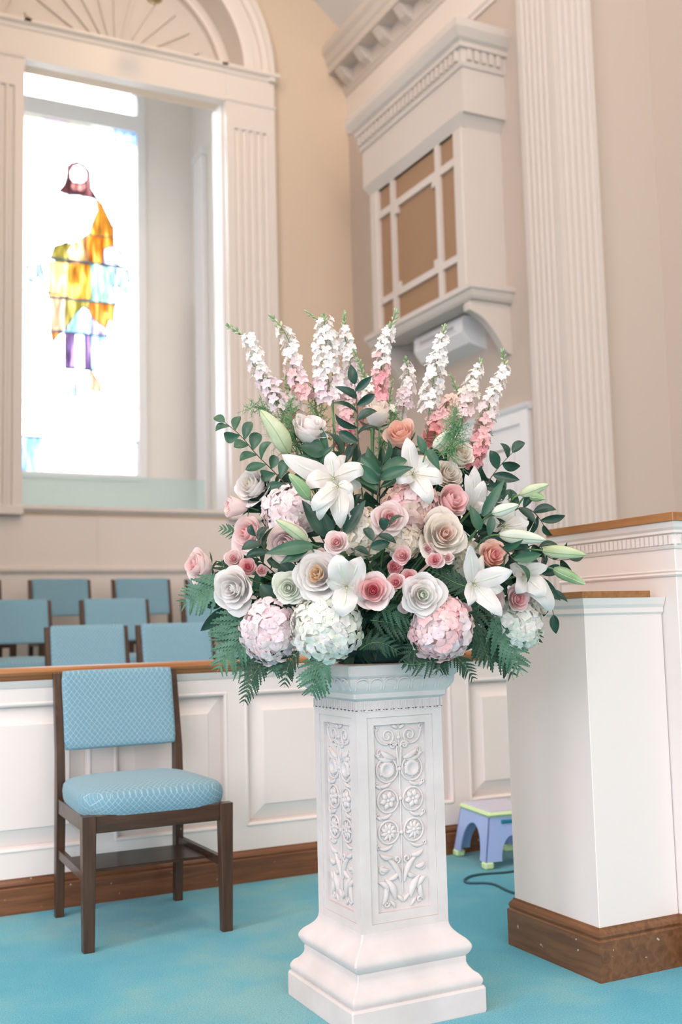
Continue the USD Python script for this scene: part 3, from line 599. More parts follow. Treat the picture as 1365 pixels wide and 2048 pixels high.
def make_chair(name, label, loc, group=None):
    c = thing(name, label, 'chair', group, loc)
    W2, D = 0.235, 0.245          # half spacing of the front legs, half depth
    # seat frame
    put('front_rail', box((-W2 + 0.02, -D - 0.012, 0.368), (W2 - 0.02, -D + 0.012, 0.425), 0.003), M['chair_x'], c)
    for s in (-1, 1):
        put('front_leg', leg4((s * W2, -D, 0), (s * W2, -D, 0.425), (0.036, 0.036), (0.046, 0.044)), M['chair_z'], c)
        hx = 0.223
        post = join(leg4((s * hx, D, 0), (s * hx, D - 0.012, 0.40), (0.030, 0.034), (0.032, 0.050)), leg4((s * hx, D - 0.012, 0.40), (s * hx, D - 0.006, 0.58), (0.032, 0.050), (0.030, 0.044)), leg4((s * hx, D - 0.006, 0.58), (s * hx, D + 0.048, 0.868), (0.030, 0.044), (0.028, 0.026)))
        put('back_post', post, M['chair_z'], c)
        put('side_rail', hexa([(s * W2 - 0.011, -D, 0.37), (s * W2 + 0.011, -D, 0.37), (s * hx + 0.011, D - 0.01, 0.37), (s * hx - 0.011, D - 0.01, 0.37)], [(s * W2 - 0.011, -D, 0.42), (s * W2 + 0.011, -D, 0.42), (s * hx + 0.011, D - 0.01, 0.42), (s * hx - 0.011, D - 0.01, 0.42)]), M['chair_x'], c)
        put('side_stretcher', hexa([(s * W2 - 0.009, -D, 0.21), (s * W2 + 0.009, -D, 0.21), (s * hx + 0.009, D - 0.005, 0.21), (s * hx - 0.009, D - 0.005, 0.21)], [(s * W2 - 0.009, -D, 0.24), (s * W2 + 0.009, -D, 0.24), (s * hx + 0.009, D - 0.005, 0.24), (s * hx - 0.009, D - 0.005, 0.24)]), M['chair_x'], c)
    put('back_rail', box((-0.21, D - 0.035, 0.365), (0.21, D - 0.012, 0.42), 0.003), M['chair_x'], c)
    put('book_shelf', box((-0.222, -0.09, 0.212), (0.222, 0.16, 0.222), 0.002), M['chair_x'], c, label='dark wood book shelf under the seat')
    st = cushion(0.508, 0.505, 0.075, dome=0.022); st.apply_translation((0, -0.014, 0.418))
    v = st.vertices; v[:, 0] *= 1 - 0.10 * np.clip((v[:, 1] + 0.26) / 0.52, 0, 1) ** 1.5
    put('seat', st, M['fabric'], c, 50, label='blue diamond-patterned seat pad')
    bk = cushion(0.422, 0.287, 0.030, dome=0.004, pw=40); v = bk.vertices.copy()
    # stand the pad up and lean it between the posts
    z = 0.733 + v[:, 1]; lean = D - 0.006 + (z - 0.58) / 0.288 * 0.054
    bk.vertices = np.c_[v[:, 0], lean - 0.028 + 0.014 * np.cos(v[:, 0] / 0.211 * 1.3) - v[:, 2] + 0.012, z]
    bk.fix_normals()
    put('backrest', bk, M['fabric'], c, 50, label='blue diamond-patterned back pad')
    return c
ch = make_chair('upholstered_chair', 'blue upholstered wooden chair alone on the carpet in front of the choir rail', (1.0925, 3.835, 0))
rows = [
    ('choir_chair', 'blue choir chair in the front row behind the rail, directly above the lone chair', (1.478, 5.93, 0.18)),
    ('choir_chair', 'blue choir chair in the front row behind the rail, nearest the flowers', (1.992, 5.90, 0.18)),
    ('choir_chair', 'blue choir chair in the middle row, at the left edge of the photo', (1.255, 6.98, 0.36)),
    ('choir_chair', 'blue choir chair at the centre of the middle row, framed between both front-row chairs', (1.9205, 7.0, 0.36)),
    ('choir_chair', 'blue choir chair in the middle row, half hidden by the fern fronds', (2.62, 6.98, 0.36)),
    ('choir_chair', 'blue choir chair in the back row, cut off by the left edge', (1.12, 8.12, 0.55)),
    ('choir_chair', 'blue choir chair in the back row, second from the left edge', (1.7945, 8.14, 0.55)),
    ('choir_chair', 'blue choir chair in the back row, between the second chair and the pink rose', (2.43, 8.12, 0.55)),
    ('choir_chair', 'blue choir chair in the back row, hidden behind the far left pink rose', (3.03, 8.12, 0.55)),
]
for n, lab, loc in rows: copy_of(ch, n, lab, loc, 0.0, 'chairs in the choir rows')

# ================================================================== pedestal
CXP, CYP = 1.449, 2.696
def stone():
    n = {'g': ('geometry', {}), 'a': ('noise_texture', dict(scale=260.0, detail=4.0, roughness=0.7)), 'v': ('voronoi_texture', dict(scale=340.0)), 'c': ('noise_texture', dict(scale=7.0, detail=4.0)),
         'r': ('rgb_ramp', {'ramp': [(0.3, (0.63, 0.59, 0.575)), (0.7, (0.745, 0.70, 0.69))]}), 'b': ('bump', dict(strength=0.35, distance=0.0015)), 'p': ('principled_bsdf', dict(roughness=0.75, specular_ior_level=0.3))}
    l = [('g.position', 'a.vector'), ('g.position', 'c.vector'), ('c.fac', 'r.fac'), ('r.color', 'p.base_color'), ('a.fac', 'b.height'), ('b.normal', 'p.normal')]
    n.pop('v'); return mat('cast_stone', n, l, 'p.BSDF')
M['stone'] = stone()
ped = thing('pedestal', 'white cast-stone pedestal with scrollwork relief panels holding up the flower arrangement', 'pedestal')
def sq(prof, cap=True, bev=0.004):
    """a stack of square sections: (half width, height), with softened corners"""
    rings = []
    for h, z in prof:
        b = min(bev, h * 0.3)
        rings.append([(sx * (h - cx), sy * (h - cy), z) for sx, sy, cx, cy in ((-1, -1, b, 0), (1, -1, b, 0), (1, -1, 0, b), (1, 1, 0, b), (1, 1, b, 0), (-1, 1, b, 0), (-1, 1, 0, b), (-1, -1, 0, b))])
    P = np.array(rings) + np.array([CXP, CYP, 0]); P = np.concatenate([P, P[:, :1]], 1); m = grid_mesh(P)
    c0, c1 = (len(P) - 1) * 9, 0
    V = np.vstack([m.vertices, [[CXP, CYP, prof[0][1]], [CXP, CYP, prof[-1][1]]]]); F = list(m.faces); k = len(V)
    for j in range(8): F += [[k - 2, j + 1, j], [k - 1, c0 + j, c0 + j + 1]]
    m = trimesh.Trimesh(V, F, process=False); m.merge_vertices(); m.fix_normals(); return m
def arcp(h0, z0, h1, z1, bulge, n=6):
    """profile points from one to another bowed outward by bulge"""
    out = []
    for t in np.linspace(0, 1, n): out.append((h0 + (h1 - h0) * t + bulge * math.sin(math.pi * t), z0 + (z1 - z0) * t))
    return out
put('plinth', sq([(0.198, 0), (0.199, 0.004), (0.199, 0.060), (0.196, 0.066), (0.190, 0.067)]), M['stone'], ped, 25)
put('base_moulding', sq([(0.186, 0.064), (0.190, 0.066)] + arcp(0.191, 0.067, 0.186, 0.096, 0.006) + [(0.180, 0.100), (0.176, 0.103)] + arcp(0.173, 0.107, 0.164, 0.134, -0.004) + [(0.163, 0.140), (0.167, 0.144)] + arcp(0.170, 0.148, 0.166, 0.182, 0.008) + [(0.160, 0.187)] + arcp(0.156, 0.190, 0.132, 0.226, -0.006) + [(0.12, 0.228)]), M['stone'], ped, 25)
SH = 0.1305
put('shaft', sq([(SH - 0.0145, 0.222), (SH - 0.0145, 0.822)]), M['stone'], ped)
put('capital', sq([(0.12, 0.790), (SH - 0.001, 0.790), (SH - 0.001, 0.818), (0.138, 0.823), (0.141, 0.826), (0.1425, 0.836)] + arcp(0.1425, 0.838, 0.160, 0.878, 0.006) + [(0.163, 0.881), (0.167, 0.886), (0.1685, 0.895), (0.169, 0.912), (0.165, 0.914), (0.10, 0.914)]), M['stone'], ped, 25)
def face_map(m, side_):
    """from a panel lying in (u, outward, z) on the face y = -h to one of the four faces"""
    m = m.copy(); a = side_ * math.pi / 2; c, s = math.cos(a), math.sin(a); v = m.vertices
    x, y = v[:, 0].copy(), v[:, 1].copy(); v[:, 0] = c * x - s * y + CXP; v[:, 1] = s * x + c * y + CYP; return m
def spiral(c, r0, turns, a0, sgn, dz, r_end=0.2, n=26):
    t = np.linspace(0, 1, n); a = a0 + sgn * turns * 2 * np.pi * t; r = r0 * (1 - (1 - r_end) * t)
    return np.c_[c[0] + r * np.cos(a), np.full(n, dz), c[1] + r * np.sin(a)]
def relief_leaf(p0, p1, w, bend, dz, n=10, th=0.95):
    p0, p1 = np.array(p0, float), np.array(p1, float); d = p1 - p0; nrm = np.array([-d[1], d[0]])
    c = bez(p0, (p0 + p1) / 2 + nrm * bend, p1, n); pts = np.c_[c[:, 0], np.full(n, dz), c[:, 1]]
    r = w * np.sin(np.pi * np.clip(np.linspace(0.08, 1.0, n), 0, 1)) ** 0.8 + 0.0008
    m = tube(pts, r, 7); m.vertices[:, 1] = dz + (m.vertices[:, 1] - dz) * th; return m
F0 = -(SH - 0.014)                                            # floor of the relief
def relief_parts():
    """pieces of the relief on one face: (part name, mesh)"""
    out = []; top = 0.752; V = lambda v: top - v; d = F0 - 0.002
    def tb_(pts, r): return tube(pts, r * 1.22, 7)
    out.append(('stem', tb_([(0, d, V(0.02)), (0, d, V(0.2)), (0, d, V(0.44))], 0.0021)))
    for v in (0.035, 0.118, 0.195, 0.283): out.append(('stem_node', trimesh.creation.icosphere(1, 0.0062).apply_translation((0, d, V(v))).apply_scale(1)))
    for s in (-1, 1):
        out.append(('scroll', tb_(np.vstack([[(s * 0.004, d, V(0.055))], spiral((s * 0.036, V(0.028)), 0.021, 1.25, math.pi + (0 if s > 0 else math.pi), 1 * s, d) if False else spiral((s * 0.034, V(0.030)), 0.021, 1.35, -math.pi / 2, -s, d)]), 0.0030)))
        out.append(('tendril', tb_(np.c_[bez(np.array([s * 0.028, V(0.052)]), np.array([s * 0.066, V(0.055)]), np.array([s * 0.070, V(0.012)]), 9)][:, [0, 0, 1]] * [1, 0, 1] + [0, d, 0], 0.0027)))
        out.append(('scroll', tb_(spiral((s * 0.070, V(0.010)), 0.007, 0.9, math.pi / 2, s, d), 0.0025)))
        out.append(('leaf', relief_leaf((s * 0.003, V(0.012)), (s * 0.022, V(0.003)), 0.005, 0.2 * s, d)))
        out.append(('scroll', tb_(np.vstack([[(s * 0.003, d, V(0.11))], spiral((s * 0.017, V(0.056)), 0.013, 1.1, -math.pi / 2 - s * 0.9, -s, d)]), 0.0030)))
        out.append(('leaf', relief_leaf((s * 0.012, V(0.090)), (s * 0.056, V(0.066)), 0.0085, -0.22 * s, d)))
        out.append(('leaf', relief_leaf((s * 0.018, V(0.092)), (s * 0.068, V(0.082)), 0.0065, -0.25 * s, d)))
        out.append(('scroll', tb_(spiral((s * 0.060, V(0.072)), 0.008, 0.9, math.pi / 2, -s, d), 0.0024)))
        for k, v in enumerate((0.118, 0.198, 0.279)):
            R = 0.0325 - 0.001 * k
            c = (s * 0.038, V(v))
            out.append(('ring', tb_(spiral(c, R, 1.02, (math.pi * 0.0 if s < 0 else math.pi), s, d, 0.93, 30), 0.0029)))
            # tendrils that break from the ring
            out.append(('leaf', relief_leaf((c[0] + s * 0.02, c[1] + 0.031), (c[0] + s * 0.036, c[1] + 0.040), 0.0045, 0.25 * s, d)))
            out.append(('leaf', relief_leaf((c[0] - s * 0.01, c[1] - 0.034), (c[0] + s * 0.030, c[1] - 0.040), 0.0050, -0.3 * s, d)))
            out.append(('scroll', tb_(spiral((c[0] + s * 0.031, c[1] - 0.036), 0.006, 0.9, -math.pi / 2, s, d), 0.0022)))
            ros = []
            if k == 0:
                dm = lathe([(0.0, 0.0035), (0.007, 0.003), (0.011, 0.006), (0.017, 0.0085), (0.0215, 0.007), (0.023, 0.0)], 20)
                v_ = dm.vertices.copy(); dm.vertices = np.c_[v_[:, 0] + c[0], F0 - v_[:, 2], v_[:, 1] + c[1]]; ros.append(dm)
                for q in range(6):
                    a = q * math.pi / 3 + 0.3; ros.append(relief_leaf((c[0] + 0.018 * math.cos(a), c[1] + 0.018 * math.sin(a)), (c[0] + 0.0255 * math.cos(a + 0.35), c[1] + 0.0255 * math.sin(a + 0.35)), 0.004, 0.1, F0 - 0.003))
            else:
                n = 6 if k == 1 else 9; w = 0.0078 if k == 1 else 0.0050; tw = 0.0 if k == 1 else 0.7
                for q in range(n):
                    a = q * 2 * math.pi / n + 0.2
                    ros.append(relief_leaf((c[0] + 0.004 * math.cos(a), c[1] + 0.004 * math.sin(a)), (c[0] + 0.0245 * math.cos(a + tw * 0.5), c[1] + 0.0245 * math.sin(a + tw * 0.5)), w, 0.0 if k == 1 else 0.3, F0 - 0.003, th=0.8))
                ce = trimesh.creation.icosphere(2, 0.0055); ce.apply_translation((c[0], F0 - 0.004, c[1])); ros.append(ce)
            out.append(('rosette', join(ros)))
        # acanthus scrolls and curling leaves at the foot
        out.append(('scroll', tb_(np.vstack([[(s * 0.006, d, V(0.405))], spiral((s * 0.015, V(0.352)), 0.010, 1.1, -math.pi / 2, -s, d)]), 0.0030)))
        out.append(('leaf', relief_leaf((s * 0.006, V(0.41)), (s * 0.050, V(0.345)), 0.0078, 0.28 * s, d)))
        out.append(('leaf', relief_leaf((s * 0.028, V(0.345)), (s * 0.066, V(0.332)), 0.0070, -0.3 * s, d)))
        out.append(('leaf', relief_leaf((s * 0.040, V(0.375)), (s * 0.070, V(0.365)), 0.0072, -0.35 * s, d)))
        out.append(('scroll', tb_(spiral((s * 0.058, V(0.376)), 0.011, 1.2, math.pi / 2, -s, d), 0.0032)))
        out.append(('leaf', relief_leaf((s * 0.012, V(0.385)), (s * 0.044, V(0.40)), 0.0066, -0.3 * s, d)))
        out.append(('leaf', relief_leaf((s * 0.024, V(0.452)), (s * 0.054, V(0.398)), 0.0100, 0.25 * s, d)))
        out.append(('leaf', relief_leaf((s * 0.044, V(0.432)), (s * 0.074, V(0.405)), 0.0080, 0.35 * s, d)))
        out.append(('leaf', relief_leaf((s * 0.062, V(0.462)), (s * 0.056, V(0.412)), 0.0080, 0.30 * s, d)))
        out.append(('scroll', tb_(spiral((s * 0.050, V(0.462)), 0.009, 1.0, 0.3, s, d), 0.0030)))
        out.append(('leaf', relief_leaf((0.0, V(0.462)), (s * 0.022, V(0.442)), 0.0055, 0.15 * s, d)))
        out.append(('leaf', relief_leaf((s * 0.024, V(0.474)), (s * 0.040, V(0.455)), 0.0050, 0.15 * s, d)))
    return out
RP = relief_parts()
fr1 = sg.box(-SH + 0.0005, 0.226, SH - 0.0005, 0.79).difference(sg.box(-0.101, 0.246, 0.101, 0.774))
fr2 = sg.box(-0.1005, 0.2465, 0.1005, 0.7735).difference(sg.box(-0.079, 0.271, 0.079, 0.753))
for f in range(4):
    put('face_frame', face_map(prism(fr1, 0.0148, 'y', -SH), f), M['stone'], ped)
    put('inner_frame', face_map(prism(fr2, 0.0112, 'y', -SH + 0.0035), f), M['stone'], ped)
for f in (0, 3):
    pnl = put('relief_panel', face_map(box((-0.0795, -SH + 0.0135, 0.2705), (0.0795, -SH + 0.016, 0.7535)), f), M['stone'], ped)
    for nm, m_ in RP: put(nm, face_map(m_, f), M['stone'], pnl, 60)
# dentil band and scalloped flutes on the visible faces of the capital
for f in (0, 3):
    for k in range(12):
        u = -0.1235 + 0.0225 * k
        put('dentil', face_map(join(box((u - 0.0082, -SH - 0.002, 0.793), (u - 0.0042, -SH + 0.003, 0.816)), box((u + 0.0042, -SH - 0.002, 0.793), (u + 0.0082, -SH + 0.003, 0.816)), box((u - 0.0082, -SH - 0.002, 0.790), (u + 0.0082, -SH + 0.003, 0.795))), f), M['stone'], ped)
    for k in range(7):
        u = -0.126 + 0.042 * k; a = np.linspace(0, math.pi, 9); pts = [(u - 0.017, -0.152, 0.848)] + [(u - 0.017 * math.cos(q), -0.158 - 0.006 * math.sin(q), 0.866 + 0.012 * math.sin(q)) for q in a] + [(u + 0.017, -0.152, 0.848)]
        put('scallop', face_map(tube(pts, 0.0026, 6), f), M['stone'], ped, 60)

# ================================================================== step stool and cable
stl = thing('step_stool', 'small blue plastic step stool with lime green trim on the carpet by the choir rail', 'step stool', loc=(2.72, 3.995, 0), rot=81.8)
BL = plain('periwinkle_plastic', (0.42, 0.56, 0.92), 0.35); LM = plain('lime_plastic', (0.68, 0.90, 0.50), 0.45); GT = plain('grey_tread', (0.60, 0.62, 0.74), 0.8, 0.5, 300); DT = plain('teal_plastic', (0.02, 0.25, 0.36), 0.4)
def wall_panel(w0, w1, h, arch_w, arch_h, th, z0=0.03):
    """a tapering side with an arch cut from its foot"""
    out = sg.Polygon([(-w0, z0), (w0, z0), (w1, h), (-w1, h)])
    ah = sg.Polygon([(arch_w * math.cos(a), z0 + arch_h * math.sin(a) if a not in (0, math.pi) else z0 - 0.01) for a in np.linspace(0, math.pi, 25)])
    return out.difference(ah)
hs = 0.205
sx0, sx1, sy0, sy1 = 0.160, 0.140, 0.135, 0.105
for s in (-1, 1):
    m_ = prism(wall_panel(sx0, sx1, hs, 0.100, 0.135, 0.006), 0.006, 'y', 0); v = m_.vertices; t = (v[:, 2] - 0.03) / (hs - 0.03)
    v[:, 1] += s * (sy0 + (sy1 - sy0) * t) - (0.006 if s > 0 else 0); put('long_side', m_, BL, stl)
    m_ = prism(wall_panel(sy0, sy1, hs, 0.06, 0.10, 0.006), 0.006, 'x', 0); v = m_.vertices; t = (v[:, 2] - 0.03) / (hs - 0.03)
    v[:, 0] += s * (sx0 + (sx1 - sx0) * t) - (0.006 if s > 0 else 0); put('short_side', m_, BL, stl)
    put('hand_slot', box((s * 0.142 - 0.006, -0.05, 0.178), (s * 0.142 + 0.006, 0.05, 0.194), 0.003), DT, stl)
    for q in (-1, 1):
        put('foot', box((s * 0.143 - 0.022, q * 0.119 - 0.022, 0), (s * 0.143 + 0.022, q * 0.119 + 0.022, 0.032), 0.008), LM, stl, label='lime green foot')
put('rim', box((-0.148, -0.112, hs), (0.148, 0.112, hs + 0.022), 0.010), LM, stl, label='lime green rim')
put('tread', box((-0.138, -0.098, hs + 0.018), (0.138, 0.098, hs + 0.028), 0.006), GT, stl, label='grey non-slip tread')
cpts = [(3.0, 3.92, 0.005), (2.70, 3.80, 0.005), (2.63, 3.765, 0.005), (2.52, 3.79, 0.005), (2.40, 3.76, 0.005), (2.372, 3.70, 0.005), (2.43, 3.66, 0.005), (2.44, 3.58, 0.005), (2.43, 3.48, 0.005), (2.48, 3.38, 0.005), (2.60, 3.25, 0.005)]
put('power_cable', tube(spline(cpts, 60), 0.0045, 8), plain('dark_cable', (0.03, 0.09, 0.11), 0.5), None, True, label='thin dark power cable snaking over the carpet in front of the step stool', cat='cable')

# ================================================================== the flower arrangement
def petal_mat(name, col, col2=None, trans=0.36, rough=0.5):
    """soft petal: lets some light through; col2 tints towards it in fine veins"""
    c = np.array(col); c2 = np.array(col2 if col2 is not None else np.clip(c * 0.94, 0, 1))
    n = {'t': ('texture_coordinate', {}), 'n': ('noise_texture', dict(scale=38.0, detail=3.0, roughness=0.6)), 'r': ('rgb_ramp', {'ramp': [(0.35, tuple(c)), (0.68, tuple(c2))]}),
         'p': ('principled_bsdf', dict(roughness=rough, specular_ior_level=0.25, sheen_weight=0.1)), 'd': ('translucent_bsdf', {}), 'x': ('mix_closure', dict(fac=trans)), 'b': ('bump', dict(strength=0.15, distance=0.001))}
    l = [('t.object', 'n.vector'), ('n.fac', 'r.fac'), ('r.color', 'p.base_color'), ('r.color', 'd.color'), ('p.BSDF', 'x.closure1'), ('d.BSDF', 'x.closure2'), ('n.fac', 'b.height'), ('b.normal', 'p.normal')]
    return mat('petal_' + name, n, l, 'x.closure')
PC = dict(white=((0.95, 0.93, 0.91), (0.95, 0.91, 0.89)), ivory=((0.94, 0.90, 0.83), (0.93, 0.86, 0.77)), cream=((0.87, 0.79, 0.68), (0.85, 0.72, 0.58)), mint=((0.93, 0.95, 0.88), (0.89, 0.93, 0.82)),
          blush=((0.96, 0.83, 0.81), (0.96, 0.77, 0.76)), blush_pale=((0.96, 0.88, 0.86), (0.96, 0.83, 0.81)), pink=((0.96, 0.69, 0.68), (0.95, 0.60, 0.60)), rose=((0.94, 0.54, 0.57), (0.93, 0.45, 0.49)), hot=((0.93, 0.40, 0.45), (0.91, 0.31, 0.38)),
          peach=((0.92, 0.66, 0.55), (0.91, 0.55, 0.45)), peach_pale=((0.93, 0.76, 0.67), (0.92, 0.67, 0.58)), apricot=((0.92, 0.70, 0.46), (0.90, 0.58, 0.32)), coral=((0.91, 0.50, 0.48), (0.89, 0.39, 0.39)), lilac=((0.95, 0.85, 0.87), (0.94, 0.78, 0.81)),
          hydr_pink=((0.95, 0.71, 0.71), (0.95, 0.63, 0.64)), hydr_pale=((0.96, 0.86, 0.88), (0.95, 0.81, 0.83)), hydr_white=((0.95, 0.95, 0.90), (0.92, 0.94, 0.83)), hydr_cream=((0.92, 0.88, 0.78), (0.90, 0.84, 0.68)), lily=((0.88, 0.865, 0.845), (0.86, 0.845, 0.81)))
for k, (a, b) in PC.items(): M['f_' + k] = petal_mat(k, a, b)
def leaf_mat(name, c1, c2, trans=0.15, rough=0.38):
    n = {'t': ('texture_coordinate', {}), 'n': ('noise_texture', dict(scale=22.0, detail=3.0)), 'r': ('rgb_ramp', {'ramp': [(0.35, c1), (0.7, c2)]}), 'p': ('principled_bsdf', dict(roughness=rough, specular_ior_level=0.5)), 'd': ('translucent_bsdf', {}), 'x': ('mix_closure', dict(fac=trans))}
    l = [('t.object', 'n.vector'), ('n.fac', 'r.fac'), ('r.color', 'p.base_color'), ('r.color', 'd.color'), ('p.BSDF', 'x.closure1'), ('d.BSDF', 'x.closure2')]
    return mat('leaf_' + name, n, l, 'x.closure')
M['l_dark'] = leaf_mat('dark', (0.016, 0.052, 0.034), (0.034, 0.095, 0.060))
M['l_mid'] = leaf_mat('mid', (0.034, 0.105, 0.062), (0.064, 0.16, 0.086))
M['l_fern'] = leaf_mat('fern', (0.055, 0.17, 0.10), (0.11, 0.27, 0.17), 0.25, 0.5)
M['l_fern_shaded'] = leaf_mat('fern_shaded', (0.018, 0.065, 0.036), (0.040, 0.115, 0.062), 0.2, 0.5)  # darker copy of the fern green: shade on these fronds put into colour
M['l_pale'] = leaf_mat('bud', (0.50, 0.58, 0.33), (0.66, 0.70, 0.48), 0.15, 0.4)
M['l_budg'] = leaf_mat('bud_green', (0.26, 0.42, 0.20), (0.40, 0.54, 0.30), 0.15, 0.4)
M['l_budw'] = leaf_mat('bud_white', (0.74, 0.78, 0.64), (0.82, 0.84, 0.75), 0.2, 0.4)
M['l_stem'] = leaf_mat('stem', (0.10, 0.24, 0.09), (0.16, 0.32, 0.13), 0.0, 0.45)
M['l_fine'] = leaf_mat('fine', (0.11, 0.33, 0.13), (0.24, 0.50, 0.22), 0.2, 0.5)
M['l_twig'] = leaf_mat('twig', (0.07, 0.05, 0.03), (0.12, 0.08, 0.05), 0.0, 0.6)
FOAM = np.array([CXP, CYP, 1.03])
BLOOMS = []
PXM = lambda off: FPX / (D0 - off)
def OFF(px, py):
    q = 1 - ((px - 765) / 430) ** 2 - ((py - 1150) / 430) ** 2
    return 0.02 + 0.28 * math.sqrt(max(q, 0.0))
bowl = thing('flower_bowl', 'dark green bowl on the pedestal top, mostly hidden under the flowers', 'bowl')
put('bowl_body', lathe([(0.0, 0.914), (0.10, 0.914), (0.112, 0.92), (0.128, 0.975), (0.132, 0.985), (0.128, 0.987), (0.11, 0.96), (0.0, 0.955)], 36, (CXP, CYP, 0)), plain('dark_green_glaze', (0.015, 0.07, 0.065), 0.15), bowl, 40)
fm = trimesh.creation.icosphere(3, 1.0); v = fm.vertices; v *= [0.105, 0.105, 0.13]; v += FOAM - [0, 0, 0.0]
put('floral_foam', fm, plain('floral_foam', (0.02, 0.05, 0.025), 0.95, 0.5, 200), bowl, True, label='dark green floral foam')
def strip(base, ctrl, tip, w, nrm, cup=0.15, rows=9, cols=5, shape='lily', ruffle=0.0, curl=0.0, fold=0.0, rng=None):
    """a petal or leaf: a sheet along a bowed midrib, cupped or folded across it"""
    base, ctrl, tip, nrm = (np.array(q, float) for q in (base, ctrl, tip, nrm))
    t = np.linspace(0, 1, rows); c = bez(base, ctrl, tip, rows); L = np.linalg.norm(np.diff(c, axis=0), axis=1).sum()
    tg = np.gradient(c, axis=0); tg /= np.linalg.norm(tg, axis=1, keepdims=True)
    side = np.cross(tg, nrm / np.linalg.norm(nrm)); side /= np.maximum(np.linalg.norm(side, axis=1, keepdims=True), 1e-6); up = np.cross(side, tg)
    if curl: c = c - up * (curl * L * np.clip((t - 0.6) / 0.4, 0, 1) ** 2)[:, None]
    if shape == 'lily': pw = np.sin(np.pi * (0.12 + 0.877 * t) ** 0.86) ** 0.72
    elif shape == 'oval': pw = np.sin(np.pi * np.clip(t * 0.975 + 0.02, 0, 1) ** 0.90) ** 0.85
    elif shape == 'lance': pw = np.sin(np.pi * (0.03 + 0.97 * t) ** 0.72) ** 0.9
    elif shape == 'obovate': pw = np.sin(np.pi * (0.02 + 0.975 * t) ** 1.35) ** 0.7
    else: pw = np.sin(np.pi * (0.06 + 0.9 * t))
    pw = np.maximum(pw, 0.02); u = np.linspace(-1, 1, cols)
    P = c[:, None, :] + side[:, None, :] * (w / 2 * pw)[:, None, None] * u[None, :, None]
    h = (cup * u ** 2 + fold * np.abs(u))[None, :] * (w / 2 * pw)[:, None]
    if ruffle: h = h + ruffle * w * np.sin(t * 11 + (rng.random() * 6 if rng is not None else 0))[:, None] * (np.abs(u) ** 3 * np.sign(u))[None, :]
    return grid_mesh(P + up[:, None, :] * h[:, :, None])
def rose_petal(R, th0, rr, zb, zr, curl, hw, rng, rows=8, cols=9, tip=0.05):
    v = np.linspace(0, 1, rows)[:, None]; u = np.linspace(-1, 1, cols)[None, :]
    vv = v * (1 - 0.20 * np.abs(u) ** 2.6 + tip * np.exp(-(u / 0.3) ** 2))
    w = 0.5 + 0.5 * np.sin(np.pi / 2 * np.clip(v / 0.55, 0, 1))
    th = th0 + hw * u * w; ph = rng.random() * 6.28
    r = rr * np.sin(np.clip(vv * 1.08, 0, 1) * np.pi / 2) ** 0.62 * (1 + 0.05 * u) + 0.018 * np.sin(u * 3.4 + ph) * vv ** 2
    z = zb + (zr - zb) * vv ** 1.15 + 0.022 * np.sin(u * 4.1 + ph * 2) * vv ** 3
    t = np.clip((vv - 0.62) / 0.38, 0, 1.3)
    r = r + curl * t ** 2 * (1 + 0.10 * np.cos(u * 2.2)); z = z - curl * 0.8 * t ** 2.4
    return np.stack([r * np.cos(th), r * np.sin(th), z], -1) * R
def stem_to_foam(prim, p, axis, r=0.003, n=8):
    a = np.array(axis); q = p - a * 0.07
    e = FOAM + (p - FOAM) * 0.10; e[2] = min(max(e[2], 0.99), 1.12)
    if np.linalg.norm(p - e) < 0.03: return
    put('stem', tube(bez(p, q, e, n), r, 6), M['l_stem'], prim, True)
